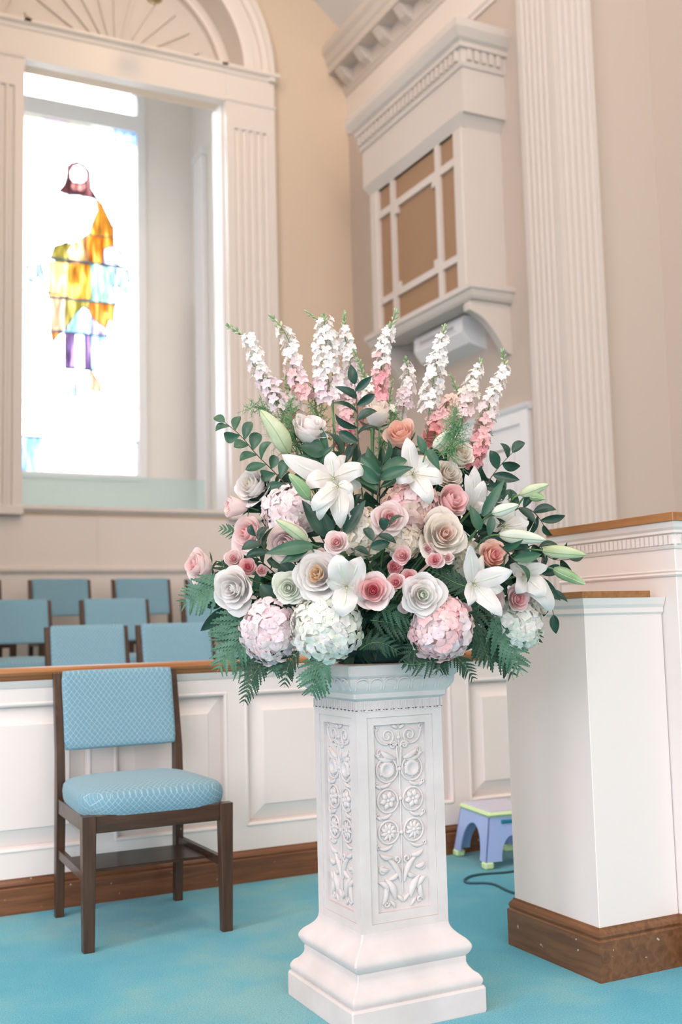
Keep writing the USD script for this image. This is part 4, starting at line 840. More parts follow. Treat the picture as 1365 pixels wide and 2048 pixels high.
def rose(label, px, py, d, axis, cols, op=1.0, doff=0.0, seed=0, name='rose', center=None, green=True, group=None, off=None):
    rng = np.random.default_rng(1000 + seed + int(px) * 7 + int(py)); off = (OFF(px, py) if off is None else off) + doff
    R = d / PXM(off) / 2; pos = at(px, py, off); A = frame(cdir(*axis), rng.random() * 6.28)
    BLOOMS.append((px, py, label)); root = thing(name, label, 'rose' if name == 'rose' else 'spray rose', group)
    inner, mid, outer = cols
    L = [(3, 0.14, 0.47, -0.02, 1.6, inner), (4, 0.27, 0.48, 0.01, 1.2, inner), (4, 0.43, 0.44, 0.05, 1.1, inner if op > 0.95 else mid), (5, 0.60, 0.36, 0.10, 0.92, mid), (5, 0.76, 0.20, 0.16, 0.88, outer), (5, 0.86, 0.00, 0.19, 0.86, outer)]
    if name != 'rose': L = [(3, 0.15, 0.42, 0.0, 1.6, inner), (3, 0.30, 0.42, 0.03, 1.3, inner), (4, 0.46, 0.36, 0.06, 1.1, mid), (5, 0.64, 0.26, 0.10, 0.98, mid), (5, 0.82, 0.06, 0.18, 0.92, outer)]
    if op < 0.6: L = L[:-1]
    for li, (n, rr, zr, cu, hw, m) in enumerate(L):
        k = li / (len(L) - 1); rr2 = rr * (1 - (1 - op) * 0.42 * k + (1 - op) * 0.1); zr2 = zr + (1 - op) * (0.15 + 0.55 * k); ph = rng.random() * 6.28
        for q in range(n):
            P = rose_petal(R * (1 + 0.06 * rng.normal()), ph + q * 2 * math.pi / n + 0.16 * rng.normal(), rr2 * (1 + 0.06 * rng.normal()), -0.38 - 0.40 * k, zr2 + 0.05 * rng.normal(), cu * (0.35 + 0.65 * op) * (0.6 + 0.9 * rng.random()), hw, rng,
                           rows=8 if d > 45 else 6, cols=9 if d > 45 else 7)
            m_ = grid_mesh(P); m_.vertices = m_.vertices @ A.T + pos
            put('petal', m_, M['f_' + m], root, True)
    ht = trimesh.creation.icosphere(2, 1.0); ht.vertices *= np.array([0.10, 0.10, 0.30]) * R; ht.vertices += [0, 0, 0.0]; ht.vertices = ht.vertices @ A.T + pos
    put('heart', ht, M['f_' + inner], root, True)
    if center:                                         # a quartered, ruffled heart
        for q in range(9):
            a = q * 2.4; r0 = 0.05 + 0.03 * q
            P = rose_petal(R * 1.0, a, 0.10 + 0.030 * q, 0.22 - 0.02 * q, 0.56 - 0.012 * q, 0.03, 0.62, rng, 6, 7); m_ = grid_mesh(P); m_.vertices = m_.vertices @ A.T + pos
            put('petal', m_, M['f_' + center], root, True)
    if green:
        for q in range(5):
            a = q * 2 * math.pi / 5 + 0.3; b = np.array([0.12 * math.cos(a), 0.12 * math.sin(a), -0.80]); c = np.array([0.55 * math.cos(a), 0.55 * math.sin(a), -0.85]); e = np.array([0.92 * math.cos(a), 0.92 * math.sin(a), -0.62])
            put('sepal', strip(A @ (b * R) + pos, A @ (c * R) + pos, A @ (e * R) + pos, 0.22 * R, A @ np.array([-math.cos(a), -math.sin(a), 0.6]), 0.2, 6, 3, 'lance'), M['l_mid'], root, True)
    stem_to_foam(root, pos - A[:, 2] * R * 0.78, A[:, 2], 0.0032 if name == 'rose' else 0.002)
    return root
def hydrangea(label, px, py, d, cols, n=95, doff=0.0, off=None, sq=(1, 1, 0.9), fl=0.031, seed=0, ax=None):
    rng = np.random.default_rng(2000 + seed + int(px)); off = (OFF(px, py) if off is None else off) + doff
    R = d / PXM(off) / 2; pos = at(px, py, off - R * 0.55); axis = ax if ax is not None else np.array(pos - FOAM) / np.linalg.norm(pos - FOAM) * 0.6 - CF
    axis = np.array(axis) / np.linalg.norm(axis); BLOOMS.append((px, py, label)); root = thing('hydrangea', label, 'hydrangea'); A = frame(axis)
    core = trimesh.creation.icosphere(2, R * 0.80); core.apply_translation(pos); put('core', core, M['f_' + cols[-1]], root, True)
    N = int(n * 1.55); ga = math.pi * (3 - math.sqrt(5))
    for k in range(N):
        z = 1 - 2 * (k + 0.5) / N
        if z < -0.35: break
        r = math.sqrt(1 - z * z); dr = np.array([r * math.cos(ga * k), r * math.sin(ga * k), z]) + 0.07 * rng.normal(size=3); dr /= np.linalg.norm(dr)
        B = frame(A @ dr + 0.20 * rng.normal(size=3), rng.random() * 6.28); p = pos + (A @ (dr * np.array(sq))) * R * (0.84 + 0.18 * rng.random()); s = fl * (0.85 + 0.35 * rng.random()); ms = []
        for q in range(4):
            a = q * math.pi / 2; u = np.linspace(-1, 1, 5)[None, :]; t = np.linspace(0.05, 1, 5)[:, None]; w = np.sin(np.pi * (0.05 + 0.88 * t) ** 1.25) ** 0.6
            X = t * s * 0.58 * (1 - 0.22 * u ** 2 * t); Y = u * w * s * 0.34; Z = s * (0.05 + 0.24 * t * t - 0.30 * t ** 3 + 0.10 * u ** 2 * t + 0.03 * rng.normal())
            P = np.stack([X * math.cos(a) - Y * math.sin(a), X * math.sin(a) + Y * math.cos(a), Z + 0 * X], -1); ms.append(grid_mesh(P))
        m_ = join(ms); m_.vertices = m_.vertices @ B.T + p
        put('floret', m_, M['f_' + cols[rng.integers(len(cols))]], root, True)
    stem_to_foam(root, pos - axis * R * 0.7, axis, 0.004)
    return root
def lily(label, px, py, petals, off=None, throat=0.025, mat_='lily', seed=0):
    """petals: (tip x, tip y, tip offset from the heart towards the camera, width in px, bow, curl)"""
    rng = np.random.default_rng(3000 + seed + int(px)); off = OFF(px, py) + 0.03 if off is None else off
    BLOOMS.append((px, py, label)); root = thing('lily', label, 'lily'); heart = at(px, py, off - throat); sc = 1 / PXM(off); out = (heart - FOAM); out /= np.linalg.norm(out); nrm = -CF * 0.85 + out * 0.3
    for (tx, ty, do, w, bow, curl) in petals:
        tip = at(tx, ty, off + do); L = np.linalg.norm(tip - heart); side_ = np.cross((tip - heart) / L, CF); ctrl = (heart + tip) / 2 + (-CF * 0.8 + out * 0.2) * (bow * 1.5 + 0.03) * L + side_ * 0.07 * L * rng.normal()
        pt = put('petal', strip(heart, ctrl, tip, w * sc, nrm, -0.42, 15, 9, 'lily', 0.075, curl * 1.3 + 0.08, 0.20, rng), M['f_' + mat_], root, True)
        up_ = -CF * 0.0016
        put('midrib', strip(heart + up_, ctrl + up_, heart + (tip - heart) * 0.72 + up_ + (ctrl - (heart + tip) / 2) * 0.30, w * sc * 0.09, nrm, 0.0, 8, 3, 'oval', 0, 0, 0.0), M['l_budw'], pt, True)
    for q in range(6):
        a = q * math.pi / 3 + 0.4; t = heart - CF * 0.045 + (CR * math.cos(a) + CU * math.sin(a)) * 0.014
        put('filament', tube(bez(heart, heart - CF * 0.03, t, 5), 0.0009, 5), M['l_pale'], root, True)
    put('pistil', tube(bez(heart, heart - CF * 0.03, heart - CF * 0.055 - CU * 0.004, 6), [0.0022, 0.002, 0.0016, 0.0015, 0.0016, 0.0026], 6), M['l_pale'], root, True)
    stem_to_foam(root, heart, out, 0.0035)
    return root
def lily_bud(label, b, t, w, off=None, m='l_pale', doff=(0, 0.0), stem=None):
    off = OFF((b[0] + t[0]) / 2, (b[1] + t[1]) / 2) if off is None else off
    p0, p1 = at(b[0], b[1], off + doff[0]), at(t[0], t[1], off + doff[1]); root = thing('lily_bud', label, 'lily bud'); L = np.linalg.norm(p1 - p0); A = frame(p1 - p0, 0.4); W = w / PXM(off) / 2
    s = np.linspace(0, 1, 14); r = W * np.array([0.28, 0.62, 0.82, 0.94, 1.0, 1.0, 0.97, 0.92, 0.85, 0.76, 0.66, 0.54, 0.36, 0.06]); a = np.linspace(0, 2 * np.pi, 25)
    lob = 1 + 0.09 * np.cos(3 * a) + 0.03 * np.cos(6 * a)
    P = np.stack([np.outer(r, np.cos(a) * lob), np.outer(r, np.sin(a) * lob), np.outer(s * L, np.ones(25))], -1)
    P[..., 0] += (0.06 * L * np.sin(np.pi * s))[:, None]
    m_ = grid_mesh(P); m_.merge_vertices(); m_.vertices = m_.vertices @ A.T + p0; m_.fix_normals(); put('bud', m_, M[m], root, True)
    for q in range(3):
        aa = q * 2 * np.pi / 3 + math.pi / 3; sp = np.stack([r * math.cos(aa) * 0.93 + 0.06 * L * np.sin(np.pi * s), r * math.sin(aa) * 0.93, s * L], -1) @ A.T + p0
        put('seam', tube(sp, 0.0011, 5), M['l_budg' if m != 'l_budg' else 'l_pale'], root, True)
    e = at(*stem, off - 0.03) if stem else p0 + (FOAM - p0) * 0.35
    put('stem', tube(np.vstack([bez(p0 + (p1 - p0) * 0.02, p0 - (p1 - p0) * 0.35, e, 7), e + (FOAM - e) * 0.6]), 0.0026, 6), M['l_stem'], root, True)
    return root
def floret5(s, rng, spur=True):
    ms = []
    for q in range(5):
        a = q * 2 * math.pi / 5 + 0.2 * rng.normal(); u = np.linspace(-1, 1, 3)[None, :]; t = np.linspace(0.02, 1, 4)[:, None]; w = np.sin(np.pi * (0.08 + 0.86 * t)) ** 0.7
        X = t * s * 0.60; Y = u * w * s * 0.23; Z = s * (0.30 * t - 0.25 * t * t + 0.12 * u ** 2 * t + 0.05 * rng.normal() * t)
        ms.append(grid_mesh(np.stack([X * math.cos(a) - Y * math.sin(a), X * math.sin(a) + Y * math.cos(a), Z + 0 * X], -1)))
    if spur: ms.append(tube([(0, 0, 0.03 * s), (0.03 * s, 0, -0.25 * s), (0.10 * s, 0, -0.55 * s)], [0.07 * s, 0.05 * s, 0.02 * s], 5))
    return join(ms)
def larkspur(label, path, n, size, cols, off=0.05, t0=0.25, green=0.80, seed=0, name='larkspur', cat='larkspur', buds=True, spread=0.5, doff=0.0):
    """path in pixels from the foot to the tip; cols: colour keys from low to high"""
    n = int(n * 1.5); size = size * 0.80; rng = np.random.default_rng(4000 + seed + int(path[0][0])); offs = [OFF(*path[0]) * 0.4 + doff] + [off + doff] * (len(path) - 1)
    C = spline([at(x, y, o) for (x, y), o in zip(path, offs)], 40); root = thing(name, label, cat)
    put('stem', tube(np.vstack([FOAM + (C[0] - FOAM) * 0.35, C]), np.r_[0.0022, np.linspace(0.0021, 0.0008, 40)], 5), M['l_stem'], root, True)
    ga = 2.4
    for k in range(n):
        t = t0 + (1 - t0) * (k + 0.5) / n; i = t * 39; i0 = min(int(i), 38); p = C[i0] + (C[i0 + 1] - C[i0]) * (i - i0); tg = C[i0 + 1] - C[i0]; tg /= np.linalg.norm(tg); A = frame(tg)
        tt = (k + 0.5) / n; s = size / PXM(off) * (1.12 - 0.55 * tt ** 2) * (0.85 + 0.3 * rng.random()); a = ga * k + rng.normal() * 0.3
        d = A @ np.array([math.cos(a), math.sin(a), 0.30 + 0.5 * tt]); q = p + d * s * spread * 1.15
        if buds and tt > green:
            m_ = trimesh.creation.icosphere(1, 1.0); m_.vertices *= np.array([0.17, 0.17, 0.34]) * s; m_.vertices = m_.vertices @ frame(d + tg * 0.5).T + p + d * s * 0.32; put('bud', m_, M['l_budg' if rng.random() < 0.6 else 'l_pale'], root, True)
        else:
            m_ = floret5(s, rng); m_.vertices = m_.vertices @ frame(d - CF * 0.35 + 0.2 * rng.normal(size=3), rng.random() * 6).T + q
            c = cols[min(len(cols) - 1, int(tt / green * len(cols) + 0.35 * rng.normal()))] if tt < 1 else cols[-1]
            put('floret', m_, M['f_' + c], root, True)
            if k % 2 == 0: put('pedicel', tube([p, q], 0.0007, 4), M['l_stem'], root, True)
    if buds:
        m_ = trimesh.creation.icosphere(1, 1.0); m_.vertices *= np.array([0.12, 0.12, 0.30]) * size / PXM(off); m_.vertices = m_.vertices @ frame(C[-1] - C[-3]).T + C[-1]; put('bud', m_, M['l_budg'], root, True)
    return root
def sprig(label, path, leaves, ll, lw, off=None, seed=0, m='l_dark', shape='oval', group=None, doff=0.0, tilt=0.5, stem_m='l_twig', doffs=None, name='leaf_sprig', face=0.75):
    """a stem through pixel points (foot to tip) with leaves set alternately along it"""
    rng = np.random.default_rng(5000 + seed + int(path[0][0]) * 3 + int(path[0][1])); o = [OFF(*q) if off is None else off for q in path]
    if doffs: o = [a + b for a, b in zip(o, doffs)]
    C = spline([at(x, y, a + doff) for (x, y), a in zip(path, o)], 24); root = thing(name, label, 'leaf sprig', group); sc = 1 / PXM(o[-1] + doff)
    put('stem', tube(C, np.linspace(0.0019, 0.0009, 24), 6), M[stem_m], root, True)
    for k in range(leaves):
        t = 0.12 + 0.88 * k / max(1, leaves - 1); i = t * 23; i0 = min(int(i), 22); p = C[i0] + (C[i0 + 1] - C[i0]) * (i - i0); tg = C[i0 + 1] - C[i0]; tg /= np.linalg.norm(tg)
        side = np.cross(tg, -CF); side /= max(np.linalg.norm(side), 1e-6); s = 1 if k % 2 else -1
        if k == leaves - 1: d = tg + 0.1 * rng.normal(size=3)
        else: d = tg * (0.45 + 0.3 * rng.random()) + side * s * (0.85 + 0.2 * rng.random()) - CF * (0.25 * rng.normal() + 0.1)
        d /= np.linalg.norm(d); L = ll * sc * (0.8 + 0.4 * rng.random()) * (1.0 - 0.25 * (t > 0.9)); nrm = -CF * face + tg * 0.5 * rng.normal() + side * s * 0.8 * rng.normal() + np.array([0, 0, 0.35])
        put('leaf', strip(p, p + d * L * 0.55 + nrm * L * 0.16 * rng.random(), p + d * L * 1.08 - nrm * L * tilt * 0.5 * rng.random(), lw * sc * (0.75 + 0.3 * rng.random()), nrm, 0.15, 10, 5, shape, 0, 0.12 * rng.random(), 0.20 + 0.25 * rng.random()), M[m], root, True)
    return root
def leaf_one(root, b, t, w, off, m='l_dark', bow=0.12, shape='lance', doff=0.0, cup=0.1, fold=0.25, nrm=None):
    p0, p1 = at(b[0], b[1], off), at(t[0], t[1], off + doff); L = np.linalg.norm(p1 - p0); n_ = -CF + 0.35 * CU if nrm is None else nrm
    put('leaf', strip(p0, (p0 + p1) / 2 + n_ * bow * L, p1, w / PXM(off), n_, cup, 11, 5, shape, 0, 0.0, fold), M[m], root, True)
def leaves(label, spec, off, m='l_dark', shape='lance', doff=0.0, stem=None, name='leaf_sprig'):
    """separate long leaves of one stem: (foot, tip, width)"""
    root = thing(name, label, 'leaf sprig')
    for b, t, w in spec: leaf_one(root, b, t, w, off + doff, m, shape=shape)
    b = np.mean([at(*s[0], off + doff) for s in spec], axis=0)
    put('stem', tube(bez(b, b + (FOAM - b) * 0.3 - np.array([0, 0, 0.02]), b + (FOAM - b) * 0.7, 8), 0.0022, 6), M['l_stem'], root, True); return root
def fern(label, path, width, n=13, off=None, doffs=None, m='l_fern', seed=0, doff=0.0, face=None, nk=0.80):
    """a leatherleaf frond: toothed pinnae in pairs along a drooping rachis"""
    rng = np.random.default_rng(6000 + seed + int(path[0][0]) * 5 + int(path[0][1])); o = [OFF(*q) if off is None else off for q in path]
    if doffs: o = [a + b for a, b in zip(o, doffs)]
    C = spline([at(x, y, a + doff) for (x, y), a in zip(path, o)], 40); root = thing('fern_frond', label, 'fern frond'); sc = 1 / PXM(o[0])
    put('rachis', tube(np.vstack([C[0] + (FOAM - C[0]) * 0.5, C]), np.r_[0.0016, np.linspace(0.0015, 0.0005, 40)], 5), M['l_stem'], root, True)
    fc = -CF + 0.35 * CU if face is None else face; n = int(n * nk)
    for k in range(n):
        t = 0.10 + 0.88 * (k / n) ** 0.95; i = t * 39; i0 = min(int(i), 38); p = C[i0]; tg = C[min(i0 + 1, 39)] - C[max(i0 - 1, 0)]; tg /= np.linalg.norm(tg)
        sd = np.cross(tg, fc); sd /= np.linalg.norm(sd)
        L = width * sc * 0.55 * (math.sin(math.pi * (0.22 + 0.74 * t)) ** 0.8 * (1.15 - 0.5 * t)) + 0.004
        for s in (-1, 1):
            d = tg * 0.75 + sd * s * 0.9 + 0.10 * rng.normal(size=3); d /= np.linalg.norm(d); e = p + d * L + tg * L * 0.12 - np.array([0, 0, 0.10 * L])
            c = bez(p, p + d * L * 0.5 + fc * L * 0.08, e, 17); ac = np.cross(d, fc); ac /= np.linalg.norm(ac); 
            tt = np.linspace(0, 1, 17); odd = np.arange(17) % 2
            w = L * 0.20 * (1 - tt) ** 0.65 * np.where(odd, 1.0, 0.42) + 0.0003; sh = (odd * 0.05 * L)[:, None] * d
            P = np.stack([c - ac * w[:, None] + sh, c - fc * 0.0008, c + ac * w[:, None] + sh], 1)
            put('pinna', grid_mesh(P), M[m], root, False)
    return root
def fine_fern(label, path, n=26, size=34, off=0.06, seed=0, doff=0.0):
    """asparagus fern: whorls of hair-fine needles on a wiry stem"""
    n = int(n * 1.7); rng = np.random.default_rng(7000 + seed + int(path[0][0])); C = spline([at(x, y, off + doff) for x, y in path], 40); root = thing('asparagus_fern', label, 'asparagus fern'); sc = 1 / PXM(off)
    put('stem', tube(np.vstack([C[0] + (FOAM - C[0]) * 0.4, C]), 0.0010, 5), M['l_stem'], root, True); ms = []
    for k in range(n):
        t = 0.1 + 0.9 * k / n; p = C[int(t * 39)]
        for b in range(3):
            d = rng.normal(size=3); d /= np.linalg.norm(d); L = size * sc * (0.55 + 0.5 * rng.random()) * (1.1 - 0.5 * t); e = p + d * L
            ms.append(tube([p, e], 0.0006, 3))
            for q in range(7):
                f = p + (e - p) * (0.25 + 0.75 * q / 6); g = d * 0.7 + 0.8 * rng.normal(size=3); g /= np.linalg.norm(g); ms.append(tube([f, f + g * L * 0.30], [0.00055, 0.0003], 3, caps=False))
    put('needles', join(ms), M['l_fine'], root, False, kind='stuff'); return root

# ------------------------------------------------------------------ roses
W_, I_, C_ = ('white',) * 3, ('ivory', 'ivory', 'white'), ('cream', 'ivory', 'ivory')
rose('white rose seen from the side, upper left, beside the pale green lily bud', 620, 858, 78, (0.35, 0.75, 0.45), ('white', 'white', 'white'), 0.62, off=0.12)
rose('cream-white rose at the top centre, behind the dark upright leaf sprig', 752, 828, 74, (0.1, 0.8, 0.5), I_, 0.5, off=0.08)
rose('peach rose at the top, right of centre, just above the second lily', 804, 872, 78, (-0.25, 0.55, 0.7), ('peach', 'peach', 'peach_pale'), 0.55, off=0.14)
rose('large white rose on the upper left edge, above the pale pink bud', 505, 972, 84, (-0.45, 0.35, 0.75), ('ivory', 'white', 'white'), 0.72, off=0.13)
rose('pale pink half-open rosebud on the left edge, directly under a white rose', 474, 1013, 60, (-0.85, 0.05, 0.35), ('pink', 'blush', 'blush'), 0.3, off=0.14)
rose('soft pink rose on the left side, beside two dark leaves', 497, 1068, 78, (-0.5, 0.15, 0.75), ('pink', 'blush', 'blush'), 0.85, off=0.17)
rose('blush rose standing out alone farthest to the left', 399, 1131, 70, (-0.75, 0.15, 0.55), ('pink', 'blush', 'blush_pale'), 0.62, off=0.12)
rose('big white rose at the lower left with one petal hanging down', 466, 1178, 86, (-0.35, 0.0, 0.85), W_, 0.85, off=0.24)
rose('small greenish-white rose between the big white rose and the garden rose', 577, 1176, 66, (-0.1, 0.05, 0.95), ('mint', 'mint', 'mint'), 0.9, off=0.30)
rose('white garden rose with a peach-coloured ruffled heart, lower centre', 638, 1150, 98, (-0.15, 0.2, 0.95), ('cream', 'white', 'white'), 0.85, off=0.35, center='apricot')
rose('white-edged rose with a deep pink heart, lower centre', 746, 1182, 82, (0.0, 0.15, 0.95), ('hot', 'pink', 'blush_pale'), 0.8, off=0.37)
rose('open white rose resting on the pink hydrangea, lower right of centre', 845, 1190, 84, (0.1, 0.1, 0.95), ('mint', 'white', 'white'), 0.95, off=0.36)
rose('large cream rose right of centre, above the small pink spray roses', 888, 1070, 98, (0.15, 0.25, 0.9), ('peach_pale', 'ivory', 'ivory'), 0.85, off=0.30)
rose('pink rose tucked under the drooping petal of the second lily', 902, 1003, 78, (0.45, 0.3, 0.75), ('pink', 'pink', 'blush'), 0.6, off=0.24)
rose('blush rose in the middle, left of the pink hydrangea', 780, 1036, 72, (0.05, 0.15, 0.95), ('pink', 'blush', 'blush_pale'), 0.9, off=0.33)
rose('small blush rose above the garden rose, near the middle', 674, 1086, 50, (-0.1, 0.25, 0.95), ('pink', 'blush', 'blush_pale'), 0.85, off=0.37)
rose('coral-pink rose half behind the third lily on the right', 985, 1112, 66, (0.4, 0.25, 0.8), ('coral', 'peach', 'peach_pale'), 0.75, off=0.24)
rose('large blush rose behind the long green leaf, left of centre', 574, 1086, 92, (-0.2, -0.1, 0.9), ('blush', 'blush_pale', 'blush_pale'), 0.7, off=0.24)
rose('cream rose at the upper right under the tuft of asparagus fern', 918, 912, 66, (0.35, 0.45, 0.7), C_, 0.6, off=0.14)
rose('cream rose pressed behind the second lily on its right', 896, 948, 66, (0.35, 0.35, 0.8), ('ivory', 'ivory', 'ivory'), 0.7, off=0.17)
rose('dusty pink rose on the lower right, above the white hydrangea', 1036, 1198, 52, (0.35, 0.1, 0.9), ('rose', 'pink', 'blush'), 0.85, off=0.20)
rose('pale pink rose under the third lily, in the fern shade', 985, 1200, 56, (0.3, 0.0, 0.9), ('pink', 'blush', 'blush'), 0.6, off=0.19)
rose('peach rose deep on the right, below the long pale bud', 1020, 1085, 50, (0.5, 0.3, 0.7), ('peach', 'peach', 'peach_pale'), 0.7, off=0.15)
rose('ivory rose on the far right, behind the fifth lily', 1074, 1210, 62, (0.6, -0.1, 0.7), ('blush_pale', 'ivory', 'white'), 0.6, off=0.12)
for k, (lab, x, y, d, o, c) in enumerate((
    ('pink spray rose in the centre, just under the blush rose', 805, 1111, 42, 0.35, ('pink', 'pink', 'blush')),
    ('pink spray rose below the large cream rose', 871, 1120, 38, 0.33, ('rose', 'pink', 'blush')),
    ('tiny pink spray bud to the right of the spray rose under the cream rose', 897, 1115, 26, 0.32, ('pink', 'blush', 'blush')),
    ('small pink spray bud left of and above the one under the cream rose', 856, 1098, 28, 0.31, ('pink', 'blush', 'blush')),
    ('deep pink spray rose in the shade above the deep pink hearted rose', 790, 1135, 34, 0.31, ('rose', 'rose', 'pink')),
    ('pink spray rose touching the right side of the deep pink hearted rose', 792, 1164, 40, 0.35, ('rose', 'pink', 'blush')),
    ('coral spray rose just above the open white rose', 819, 1154, 40, 0.34, ('coral', 'pink', 'blush')),
    ('pink spray rose on the left between the soft pink and big white roses', 468, 1118, 42, 0.18, ('pink', 'blush', 'blush')),
    ('bright pink spray rose left of centre, under the dark leaves', 496, 1134, 38, 0.21, ('hot', 'pink', 'pink')),
    ('small pink spray bud at the end of the left spray rose cluster', 524, 1141, 26, 0.22, ('pink', 'pink', 'blush')),
    ('small mauve-pink spray rose under the left edge of the open white rose', 811, 1214, 30, 0.30, ('pink', 'blush', 'blush')),
    ('rosy spray bud peeping over the garden rose', 641, 1111, 30, 0.30, ('pink', 'pink', 'blush')))):
    rose(lab, x, y, d, (0.1 * ((k % 5) - 2), 0.2, 0.95), c, 0.85, seed=k, name='spray_rose', off=o, green=False)

# ------------------------------------------------------------------ hydrangeas
hydrangea('pale pink hydrangea head at the lower left', 540, 1262, 116, ('hydr_pale', 'hydr_pale', 'blush_pale', 'lilac'), 95, off=0.30, sq=(0.95, 1.12, 0.9))
hydrangea('greenish-white hydrangea head at the bottom centre, the largest', 655, 1254, 142, ('hydr_white', 'hydr_white', 'mint', 'white'), 130, off=0.37)
hydrangea('rose-pink hydrangea head at the lower right of centre', 882, 1255, 130, ('hydr_pink', 'hydr_pink', 'hydr_pale', 'blush'), 110, off=0.34, fl=0.034)
hydrangea('greenish-white hydrangea head at the lower right among the ferns', 1036, 1250, 104, ('hydr_white', 'white', 'mint'), 80, off=0.17)
hydrangea('white-and-blush hydrangea head at the upper left, behind a green bud', 580, 1024, 112, ('white', 'hydr_pale', 'blush_pale'), 85, off=0.20)
hydrangea('cream hydrangea head in the centre, beside the small blush rose', 728, 1064, 96, ('hydr_cream', 'hydr_cream', 'ivory'), 80, off=0.29)
hydrangea('cream hydrangea head under the blush rose, right of the four dark leaves', 806, 1080, 78, ('hydr_cream', 'ivory', 'cream'), 60, off=0.29)
hydrangea('salmon-pink hydrangea head under the second lily', 822, 1012, 104, ('hydr_pink', 'peach_pale', 'blush'), 85, off=0.27, fl=0.034)
hydrangea('small white hydrangea head behind the third lily', 934, 1120, 74, ('hydr_cream', 'hydr_white'), 50, off=0.16)

# ------------------------------------------------------------------ lilies and their buds
lily('large white lily at the upper left, its long petal pointing left', 668, 956, [(565, 908, 0.03, 44, 0.10, 0.0), (660, 898, -0.02, 34, 0.16, 0.10), (694, 903, -0.05, 24, 0.1, 0.1), (742, 936, 0.03, 40, 0.30, 0.16), (612, 968, 0.05, 44, 0.22, 0.12), (728, 972, 0.0, 34, 0.18, 0.12)], off=0.28)
lily('white lily hanging below the first, its petals pointing down', 676, 972, [(680, 1056, 0.03, 40, 0.14, 0.10), (618, 1022, 0.06, 34, 0.30, 0.12), (694, 1044, 0.0, 40, 0.10, 0.0), (632, 1044, 0.05, 30, 0.26, 0.18), (640, 1000, 0.0, 46, 0.16, 0.05), (706, 990, -0.01, 34, 0.15, 0.05)], off=0.32)
lily('creamy white lily right of centre with a petal curling down over the pink rose', 826, 948, [(816, 872, -0.02, 36, 0.10, 0.0), (872, 915, -0.03, 66, 0.12, 0.0), (868, 1010, 0.05, 40, 0.34, 0.06), (900, 960, 0.0, 38, 0.26, 0.18), (797, 962, 0.06, 34, 0.30, 0.20), (790, 925, -0.03, 30, 0.10, 0.0)], off=0.28)
lily('broad white lily between the garden rose and the deep pink hearted rose', 694, 1172, [(672, 1108, 0.03, 54, 0.22, 0.05), (722, 1112, 0.0, 50, 0.14, 0.02), (684, 1232, 0.05, 52, 0.20, 0.08), (652, 1160, 0.0, 30, 0.15, 0.05), (732, 1200, -0.01, 34, 0.1, 0.05)], off=0.38)
lily('star-shaped white lily on the right, its upper petal rolled back', 946, 1166, [(937, 1090, 0.02, 34, 0.10, -0.16), (1026, 1142, 0.05, 40, 0.16, -0.03), (1006, 1228, 0.05, 40, 0.12, 0.04), (940, 1210, 0.03, 30, 0.14, 0.02), (1010, 1178, 0.0, 34, 0.10, 0.04), (968, 1108, -0.04, 24, 0.1, 0.0)], off=0.30)
lily('white lily at the far right facing outward, its tip hooked up', 1046, 1148, [(1100, 1132, 0.04, 26, 0.10, -0.18), (1058, 1104, 0.0, 44, 0.14, 0.02), (1092, 1190, 0.03, 48, 0.16, 0.05), (1110, 1225, 0.0, 46, 0.10, 0.05), (1040, 1185, 0.05, 36, 0.22, 0.10), (1020, 1130, -0.02, 30, 0.1, 0.0)], off=0.20)
lily('pale lily seen from behind at the upper right, its petals upright', 944, 1020, [(952, 930, -0.01, 34, 0.06, 0.0), (934, 948, 0.01, 26, 0.06, 0.0), (970, 962, 0.0, 34, 0.08, 0.05), (968, 1010, 0.02, 26, 0.12, 0.1)], off=0.18)
lily('ivory lily deep on the right behind the long pale buds', 1006, 1052, [(1060, 1042, 0.0, 36, 0.14, 0.02), (1032, 1020, -0.02, 34, 0.12, 0.0), (966, 1040, 0.0, 38, 0.14, 0.05), (1060, 1070, 0.0, 34, 0.12, 0.05), (1015, 990, -0.03, 24, 0.1, -0.1)], off=0.15)
lily_bud('large pale green lily bud at the upper left, pointing up and left', (578, 906), (521, 820), 38, 0.16, 'l_pale', (0, 0.03))
lily_bud('green lily bud left of the large white lily, pointing up and left', (620, 998), (578, 948), 25, 0.33, 'l_budg', (0, 0.02))
lily_bud('green and cream lily bud in the left middle, lying over the blush rose', (615, 1083), (552, 1040), 23, 0.32, 'l_pale', (0, 0.03), stem=(640, 1092))
lily_bud('long whitish lily bud pointing right, under the far right leaves', (1000, 1070), (1092, 1080), 29, 0.20, 'l_budw', (0, 0.02), stem=(955, 1095))
lily_bud('long striped lily bud pointing right, in front of the wood-capped partition', (1086, 1101), (1173, 1110), 26, 0.16, 'l_pale', (0, 0.02), stem=(1050, 1098))
lily_bud('green lily bud pointing down and right, the lowest on the right', (1108, 1138), (1171, 1168), 24, 0.15, 'l_budg', (0, 0.02), stem=(1075, 1146))
lily_bud('yellow-green lily bud highest on the right, pointing right', (1041, 989), (1098, 969), 22, 0.14, 'l_pale', (0, 0.02), stem=(1020, 1010))
lily_bud('short green lily bud just under the highest one on the right', (1059, 991), (1091, 997), 19, 0.14, 'l_budg', (0, 0.02), stem=(1035, 1015))
lily_bud('pale mint lily bud on the right, in front of the dark upright leaf', (985, 1026), (1038, 1010), 24, 0.22, 'l_budw', (0, 0.02), stem=(945, 1075))
lily_bud('pale lily bud at the top right, left of the asparagus fern tuft', (868, 897), (902, 860), 22, 0.16, 'l_budw', (0, 0.0))

